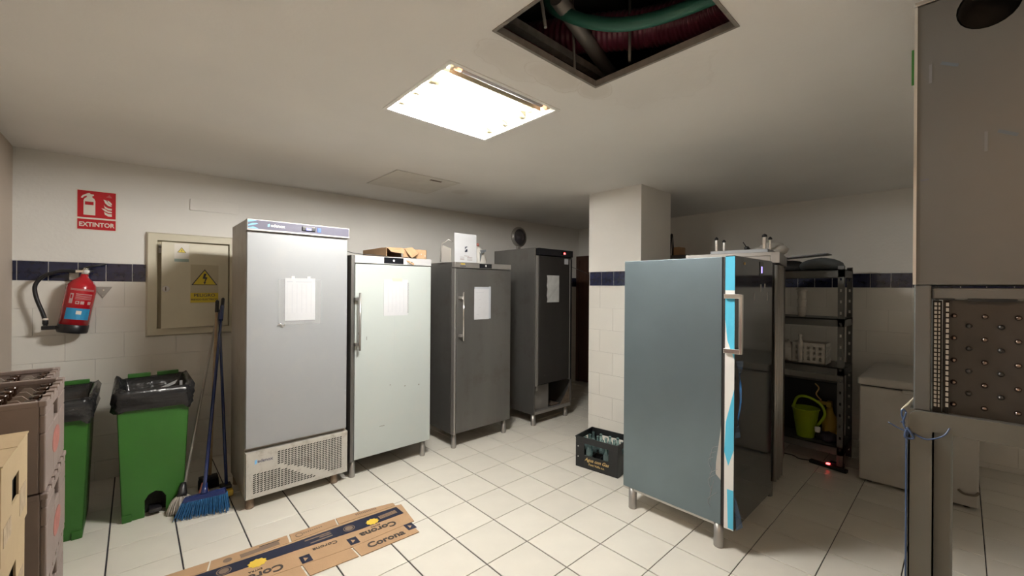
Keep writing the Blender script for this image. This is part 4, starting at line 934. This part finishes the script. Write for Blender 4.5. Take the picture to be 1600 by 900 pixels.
# ---------------------------------------------------------------- electrical panel
ex0 = .068; ey = yw(ex0)-.001
t = thing('electrical_panel', 'cream electrical cabinet with half-open door and danger stickers on the wall', 'electrical panel', (ex0, ey, 1.135), WA)
EW, EH, PR = .66, .895, .05
fo, fi = [(0, 0), (EW, 0), (EW, EH), (0, EH)], [(.075, .07), (EW-.075, .07), (EW-.075, EH-.07), (.075, EH-.07)]
fm = MB()
fm.add([(x, 0, z) for x, z in fo]+[(x+(.015 if x == 0 else -.015), -PR, z+(.015 if z == 0 else -.015)) for x, z in fo]+[(x, -PR, z) for x, z in fi]+[(x, -.01, z) for x, z in fi],
       [(a, (a+1) % 4, 4+(a+1) % 4, 4+a) for a in range(4)]+[(4+a, 4+(a+1) % 4, 8+(a+1) % 4, 8+a) for a in range(4)]+[(8+a, 8+(a+1) % 4, 12+(a+1) % 4, 12+a) for a in range(4)])
part('frame', fm, 'cream', t)
part('interior', MB().box(.07, EW-.07, -.012, -.006, .065, EH-.065), 'creamd', t)
sw = part('breaker_row', MB().box(.082, .20, -.03, -.012, .72, .79), 'white', t)
part('print_line', MB().box(.082, .13, -.0315, -.03, .765, .772), 'inkd', sw)
hx, hz0, hz1 = EW-.085, .075, EH-.085; da = R(7); dl = .475
def DP(u, off, z): return (hx-u*cos(da)-off*sin(da), -PR-u*sin(da)-off*cos(da), z)   # u from hinge, off outward
dm = MB().hexa([DP(0, 0, hz0), DP(dl, 0, hz0), DP(dl, .014, hz0), DP(0, .014, hz0)], [DP(0, 0, hz1), DP(dl, 0, hz1), DP(dl, .014, hz1), DP(0, .014, hz1)])
dr = part('door', dm, 'cream', t, bev=.003)
def pane(nm, u0, u1, z0, z1, m, par, o=.0145, th=.0008, lab=None):
    return part(nm, MB().hexa([DP(u0, o, z0), DP(u1, o, z0), DP(u1, o+th, z0), DP(u0, o+th, z0)], [DP(u0, o, z1), DP(u1, o, z1), DP(u1, o+th, z1), DP(u0, o+th, z1)]), m, par, lab)
part('lock', MB().lathe(DP(dl-.03, .014, .41), [(.026, 0), (.026, .006), (.018, .010), (.002, .011)], 16, axis=(-sin(da), -cos(da), 0)), 'white', t)
part('key_slot', MB().hexa([DP(dl-.027, .02, .395), DP(dl-.034, .02, .395), DP(dl-.034, .027, .395), DP(dl-.027, .027, .395)], [DP(dl-.027, .02, .425), DP(dl-.034, .02, .425), DP(dl-.034, .027, .425), DP(dl-.027, .027, .425)]), 'grime', t)
s1 = pane('sticker', dl-.185, dl-.085, .64, .80, 'signwhite', dr, lab='small pale sticker with yellow triangle')
s2 = pane('sticker', dl-.40, dl-.197, .285, .625, 'creamd', dr, lab='large danger sticker')
def tri(cu, cz, s, o, m, par, nm, h=.92):
    P_ = [(-s, -s*h*.62), (s, -s*h*.62), (0, s*h)]
    part(nm, MB().prism([DP(cu-a, o, cz+b) for a, b in P_], (Vector(DP(0, .0007, 0))-Vector(DP(0, 0, 0)))), m, par)
def bolt(cu, cz, s, o, par):
    P_ = [(-.1, 1), (.28, 1), (.08, .35), (.45, .3), (.08, -.62), (.22, -.62), (-.02, -1.05), (-.2, -.55), (-.06, -.6), (.1, .0), (-.32, .05)]
    part('bolt_symbol', MB().prism([DP(cu-a*s, o, cz+b*s) for a, b in P_], (Vector(DP(0, .0005, 0))-Vector(DP(0, 0, 0)))), 'inkd', par)
tri(dl-.135, .742, .031, .0154, 'inkd', s1, 'triangle_border'); tri(dl-.135, .741, .026, .0162, 'warn', s1, 'triangle_field'); bolt(dl-.135, .74, .011, .017, s1)
pane('sticker_band', dl-.185, dl-.085, .645, .67, mat('pale_green_print', (.30, .38, .33), .6), s1, .0154)
cu_ = dl-.2985
tri(cu_, .50, .095, .0154, 'inkd', s2, 'triangle_border'); tri(cu_, .498, .083, .0162, 'warn', s2, 'triangle_field'); bolt(cu_, .50, .047, .017, s2)
pane('text_field', dl-.40, dl-.197, .29, .375, 'warn', s2, .0154)
ra = (pi/2, 0, da)
for body, sz, z in (('PELIGRO', .040, .353), ('RIESGO ELECTRICO', .0215, .316)): text(body, sz, DP(cu_, .0165, z), ra, 'inkd', s2, bold=.0004)

# ---------------------------------------------------------------- extinguisher, its sign and bracket
ec = Vector((-.352, yw(-.35)-.115, 1.21)); ax = Vector((.062, 0, .41)).normalized()
t = thing('fire_extinguisher', 'red fire extinguisher with black hose hanging tilted on the wall', 'fire extinguisher', ec)
r_ = .084
b_ = part('cylinder', MB().lathe((0, 0, 0), [(r_, .06), (r_, .33), (r_*.93, .365), (r_*.72, .395), (r_*.4, .42), (.024, .43), (.022, .45)], 32, axis=ax), 'red', t)
part('base_ring', MB().lathe((0, 0, 0), [(r_*.96, 0), (r_*1.02, .012), (r_*1.02, .062), (r_*.98, .066)], 32, axis=ax), 'black', t)
top = ax*.45
part('valve', MB().lathe(top, [(.022, 0), (.024, .03), (.016, .04), (.016, .05)], 14, axis=ax).box(top.x-.05, top.x+.03, -.018, .018, top.z+.012, top.z+.034), 'chrome', t, bev=.003)
part('gauge', MB().lathe(top+Vector((.01, -.02, .02)), [(.016, 0), (.016, .012), (.002, .013)], 14, axis=(0, -1, 0)), 'white', t)
part('lever', MB().tube([(top.x-.03, 0, top.z+.035), (top.x+.03, 0, top.z+.06), (top.x+.12, -.01, top.z+.085)], [.009, .008, .006], 8).tube([(top.x-.02, 0, top.z+.02), (top.x+.05, 0, top.z+.025)], .007, 8), 'black', t)
part('hose', MB().tube(arc([(top.x-.045, 0, top.z+.022), (-.06, -.0, .465), (-.14, 0, .43), (-.185, 0, .36), (-.18, 0, .27), (-.15, 0, .16), (-.135, 0, .09), (-.135, 0, .06)], 8), .0125, 12), 'black', t)
part('nozzle', MB().lathe((-.135, 0, .07), [(.016, 0), (.016, .03), (.013, .04)], 12).box(-.155, -.07, -.012, .012, .03, .058), 'black', t, bev=.003)
part('hose_ferrule', MB().lathe((-.135, 0, .095), [(.0155, 0), (.0155, .02)], 12), 'signwhite', t)
U = Vector((0, 0, 1)).cross(ax); side_ = ax.cross(Vector((0, -1, 0))).normalized()
def cyl_patch(nm, a0, a1, z0, z1, m, par, off=.0008, lab=None):
    mb = MB(); n = 10; vs = []
    fwd_ = Vector((0, -1, 0)); fwd_ = (fwd_-ax*fwd_.dot(ax)).normalized(); sd = fwd_.cross(ax).normalized()*-1
    if sd.x < 0: sd = -sd
    for z in (z0, z1):
        for k in range(n+1):
            a = R(a0+(a1-a0)*k/n); vs.append(ax*z+(sd*sin(a)+fwd_*cos(a))*(r_+off))
    mb.add(vs, [(k, k+1, n+2+k, n+1+k) for k in range(n)], True)
    return part(nm, mb, m, par, lab)
cyl_patch('blue_label', -38, 58, .105, .19, 'lblblue', b_, lab='blue rectangular label')
cyl_patch('label_emblem', 2, 22, .145, .172, 'signwhite', b_, .0014)
mgrey = mat('label_print', (.55, .36, .36), .5)
for z in (.325, .33, .335): cyl_patch('print_line', -38, 58, z, z+.002, mgrey, b_)
for k, z in enumerate((.295, .286, .279, .272, .265, .258)): cyl_patch('print_line', -12, 52, z, z+(.005 if k == 0 else .002), mgrey, b_)
cyl_patch('pictogram', -34, -20, .225, .300, mgrey, b_)
for a in (-8, 10, 38): cyl_patch('pictogram', a, a+14, .222, .245, mgrey, b_)
cyl_patch('pictogram_core', -31, -24, .262, .29, 'red', b_, .0016); cyl_patch('pictogram_core', -5, 2, .228, .24, 'red', b_, .0016)
part('wall_hook', MB().box(-.02, .03, r_*.8, .112, .40, .46), 'steel', t)
tx_ = -.19; ty = yw(tx_)-.007
t = thing('wall_bracket', 'small grey triangular metal bracket on the white tiles right of the extinguisher', 'bracket', (tx_, ty, 1.515))
part('plate', MB().prism([(-.055, 0, .045), (.055, 0, .045), (.0, 0, -.05)], (0, -.004, 0)), 'steel', t, bev=.002)
part('screw', MB().lathe((.005, -.004, .018), [(.008, 0), (.006, .004)], 10, axis=(0, -1, 0)), 'chrome', t)
part('screw', MB().lathe((.0, -.004, -.028), [(.004, 0), (.003, .003)], 10, axis=(0, -1, 0)), 'chrome', t)
# sign
sx, sz = -.339, 2.012; sy = yw(sx)-.0055
t = thing('fire_extinguisher_sign', 'red and white square sign on the wall above the fire extinguisher', 'sign', (sx, sy, sz), WA)
SW, SH = .228, .312
part('plate', MB().box(-.006, SW+.004, -.003, 0, -.006, SH+.006), 'signwhite', t)
f1 = part('red_field', MB().box(.004, SW-.006, -.0042, -.003, .098, SH-.002), 'signred', t)
f2 = part('red_field', MB().box(.004, SW-.006, -.0042, -.003, .004, .085), 'signred', t)
text('EXTINTOR', .048, (SW/2-.001, -.0048, .042), FR, 'signwhite', f2, bold=.0014, sx=.86)
def SP(nm, pts, m, y=-.0042, par=f1): return part(nm, MB().prism([(x, y, z) for x, z in pts], (0, -.0008, 0)), m, par)
SP('extinguisher_symbol', [(.038, .118), (.104, .118), (.104, .232), (.098, .248), (.086, .26), (.086, .268), (.096, .274), (.094, .284), (.078, .284), (.072, .292), (.062, .290), (.05, .282), (.034, .272), (.024, .256), (.024, .25), (.034, .25), (.04, .262), (.056, .27), (.056, .258), (.044, .248), (.038, .232)], 'signwhite')
SP('symbol_label', [(.046, .198), (.094, .198), (.094, .224), (.046, .224)], 'signred', -.005)
for pts in ([(.150, .252), (.166, .246), (.182, .218), (.197, .207), (.197, .199), (.178, .203), (.160, .222)],
            [(.172, .248), (.188, .238), (.199, .222), (.199, .212), (.186, .217), (.176, .232)],
            [(.152, .21), (.158, .197), (.178, .184), (.199, .182), (.199, .168), (.18, .168), (.158, .182)],
            [(.138, .180), (.158, .176), (.176, .162), (.199, .158), (.199, .147), (.178, .147), (.158, .158)],
            [(.154, .152), (.158, .132), (.176, .118), (.199, .118), (.199, .138), (.178, .138)]):
    SP('flame_symbol', pts, 'signwhite')
SP('maker_mark', [(.164, .272), (.20, .268), (.196, .276), (.184, .292), (.174, .28)], mat('pale_red_print', (.5, .12, .12), .5))
# chased conduit cover, a faint raised rectangle high on the wall
cx_ = .36
solo('cover_plate', MB().box(cx_, cx_+.36, yw(cx_+.36)-.0068, yw(cx_)-.004, 2.25, 2.35), 'plaster', 'faint white blanking plate on the wall above the electrical cabinet', 'plate', (cx_, yw(cx_)-.01, 2.25), bev=.003)

# ---------------------------------------------------------------- beige bottle crates, two stacks at the left
def crate():
    t = thing('bottle_crate', '', 'crate', (0, 0, 0))
    Wc, Dc, Hc = .30, .40, .245      # local x from -Wc to 0, y from 0 to Dc
    hole = [(.15, .25, .16, .21)]
    s = MB().panel('x', -.012, .012, 0, Dc, 0, Hc, hole).panel('x', -Wc, .012, 0, Dc, 0, Hc, hole)
    s.panel('y', 0, .012, -Wc+.012, -.012, 0, Hc).panel('y', Dc-.012, .012, -Wc+.012, -.012, 0, Hc).box(-Wc+.012, -.012, .012, Dc-.012, 0, .01)
    part('shell', s, 'crate', t, bev=.0035)
    rim = MB().panel('z', Hc-.012, .016, -Wc-.002, .002, -.002, Dc+.002, [(-Wc+.014, -.014, .014, Dc-.014)])
    part('rim', rim, 'crate', t, bev=.003)
    dv = MB()
    for k in range(1, 6): dv.box(-Wc+.012, -.012, Dc*k/6-.002, Dc*k/6+.002, .01, Hc-.035)
    for k in range(1, 4): dv.box(-Wc*k/4-.002, -Wc*k/4+.002, .012, Dc-.012, .01, Hc-.035)
    part('divider', dv, 'crated', t)
    for k in range(1, 6):
        y = Dc*k/6
        for x in (-.075, -.15, -.225):
            part('divider_tip', MB().prism([(x-.028, y-.002, Hc-.036), (x-.007, y-.002, Hc-.012), (x+.007, y-.002, Hc-.012), (x+.028, y-.002, Hc-.036)], (0, .004, 0)), 'crated', t)
    mb = MB(); pp = [(.2+.075*cos(2*pi*k/24), .093+.038*sin(2*pi*k/24)) for k in range(24)]
    part('oval_print', mb.prism([(0, y, z) for y, z in pp], (.0008, 0, 0)), 'faded', t, 'faded red oval print')
    for k in range(5): part('rim_notch', MB().box(-.013, .003, .06+k*.065, .075+k*.065, Hc-.004, Hc+.008), 'crate', t)
    return t
first = True; CH = .2525
c0 = crate()
spots = []
for s_, (x, y, off) in enumerate(((-.176, 1.68, .2525), (-.225, 2.10, .247))):
    for k in range(5): spots.append((s_, k, x+(.003 if k % 2 else 0), y, k*off))
nm = ['bottom', 'second from the bottom', 'middle', 'second from the top', 'top']
for s_, k, x, y, z in spots:
    c = c0 if first else copy_tree(c0); first = False; c.location = (x, y, z)
    c['label'] = f"{'front' if s_ == 0 else 'rear'} beige crate stack at the left, {nm[k]} crate"
    c['group'] = 'beige bottle crates stacked at the left'
# brown bottles in the two top crates
bb = MB().lathe((0, 0, 0), [(.026, 0), (.03, .006), (.03, .12), (.02, .16), (.012, .19), (.011, .215), (.014, .217), (.014, .225), (.002, .226)], 12).mesh('beer_bottle', M['brownglass'])
for s_, (x, y) in enumerate(((-.176, 1.68), (-.225, 2.10))):
    for i in range(6):
        for k in range(4):
            o = bpy.data.objects.new('beer_bottle', bb); C.objects.link(o)
            o.location = (x-.30*(k+.5)/4, y+.40*(i+.5)/6, 4*(CH if s_ == 0 else .247)+.011)
            wh = 'front' if s_ == 0 else 'rear'
            tag(o, f"brown bottle in the {wh} top beige crate, {ORD[i]} row away, {ORD[k]} from the right", 'bottle', f'bottles in the {wh} top beige crate')

# ---------------------------------------------------------------- cartons bottom left
def carton():
    t = thing('carton', '', 'box', (0, 0, 0))
    Wk, Dk, Hk = .38, .27, .199
    hole = [(.10, .17, .085, .14)]
    s = MB().panel('x', -.004, .004, 0, Dk, 0, Hk, hole).panel('x', -Wk, .004, 0, Dk, 0, Hk, hole).panel('y', 0, .004, -Wk+.004, -.004, 0, Hk).panel('y', Dk-.004, .004, -Wk+.004, -.004, 0, Hk)
    s.panel('z', 0, .004, -Wk+.004, -.004, .004, Dk-.004).panel('z', Hk-.004, .004, -Wk+.004, -.004, .004, Dk-.004)
    part('body', s, 'card_light', t)
    part('top_flap', MB().box(-Wk, .002, -.001, Dk/2-.002, Hk, Hk+.003).box(-Wk, .002, Dk/2+.002, Dk+.001, Hk, Hk+.003), 'card_light', t)
    part('hole_backing', MB().box(-.02, -.008, .06, .2, .01, Hk-.01), 'cavity', t)  # near-black block right behind the hand hole
    part('side_print', MB().box(0, .0006, .02, .09, .03, .07), 'cardprint', t, 'faint grey printing')
    part('side_print', MB().box(0, .0006, .18, .25, .03, .09), 'cardprint', t, 'faint grey printing')
    return t
k0 = carton(); nm = ['bottom', 'second from the bottom', 'third from the bottom', 'third from the top', 'second from the top', 'top']
for k in range(6):
    c = k0 if k == 0 else copy_tree(k0); c.location = (-.196+(.004 if k % 2 else 0), 1.28-(.003 if k % 2 else 0), k*.2025)
    c['label'] = f'pale beer carton at the left edge, {nm[k]} of its stack'; c['group'] = 'pale cartons stacked at the left edge'
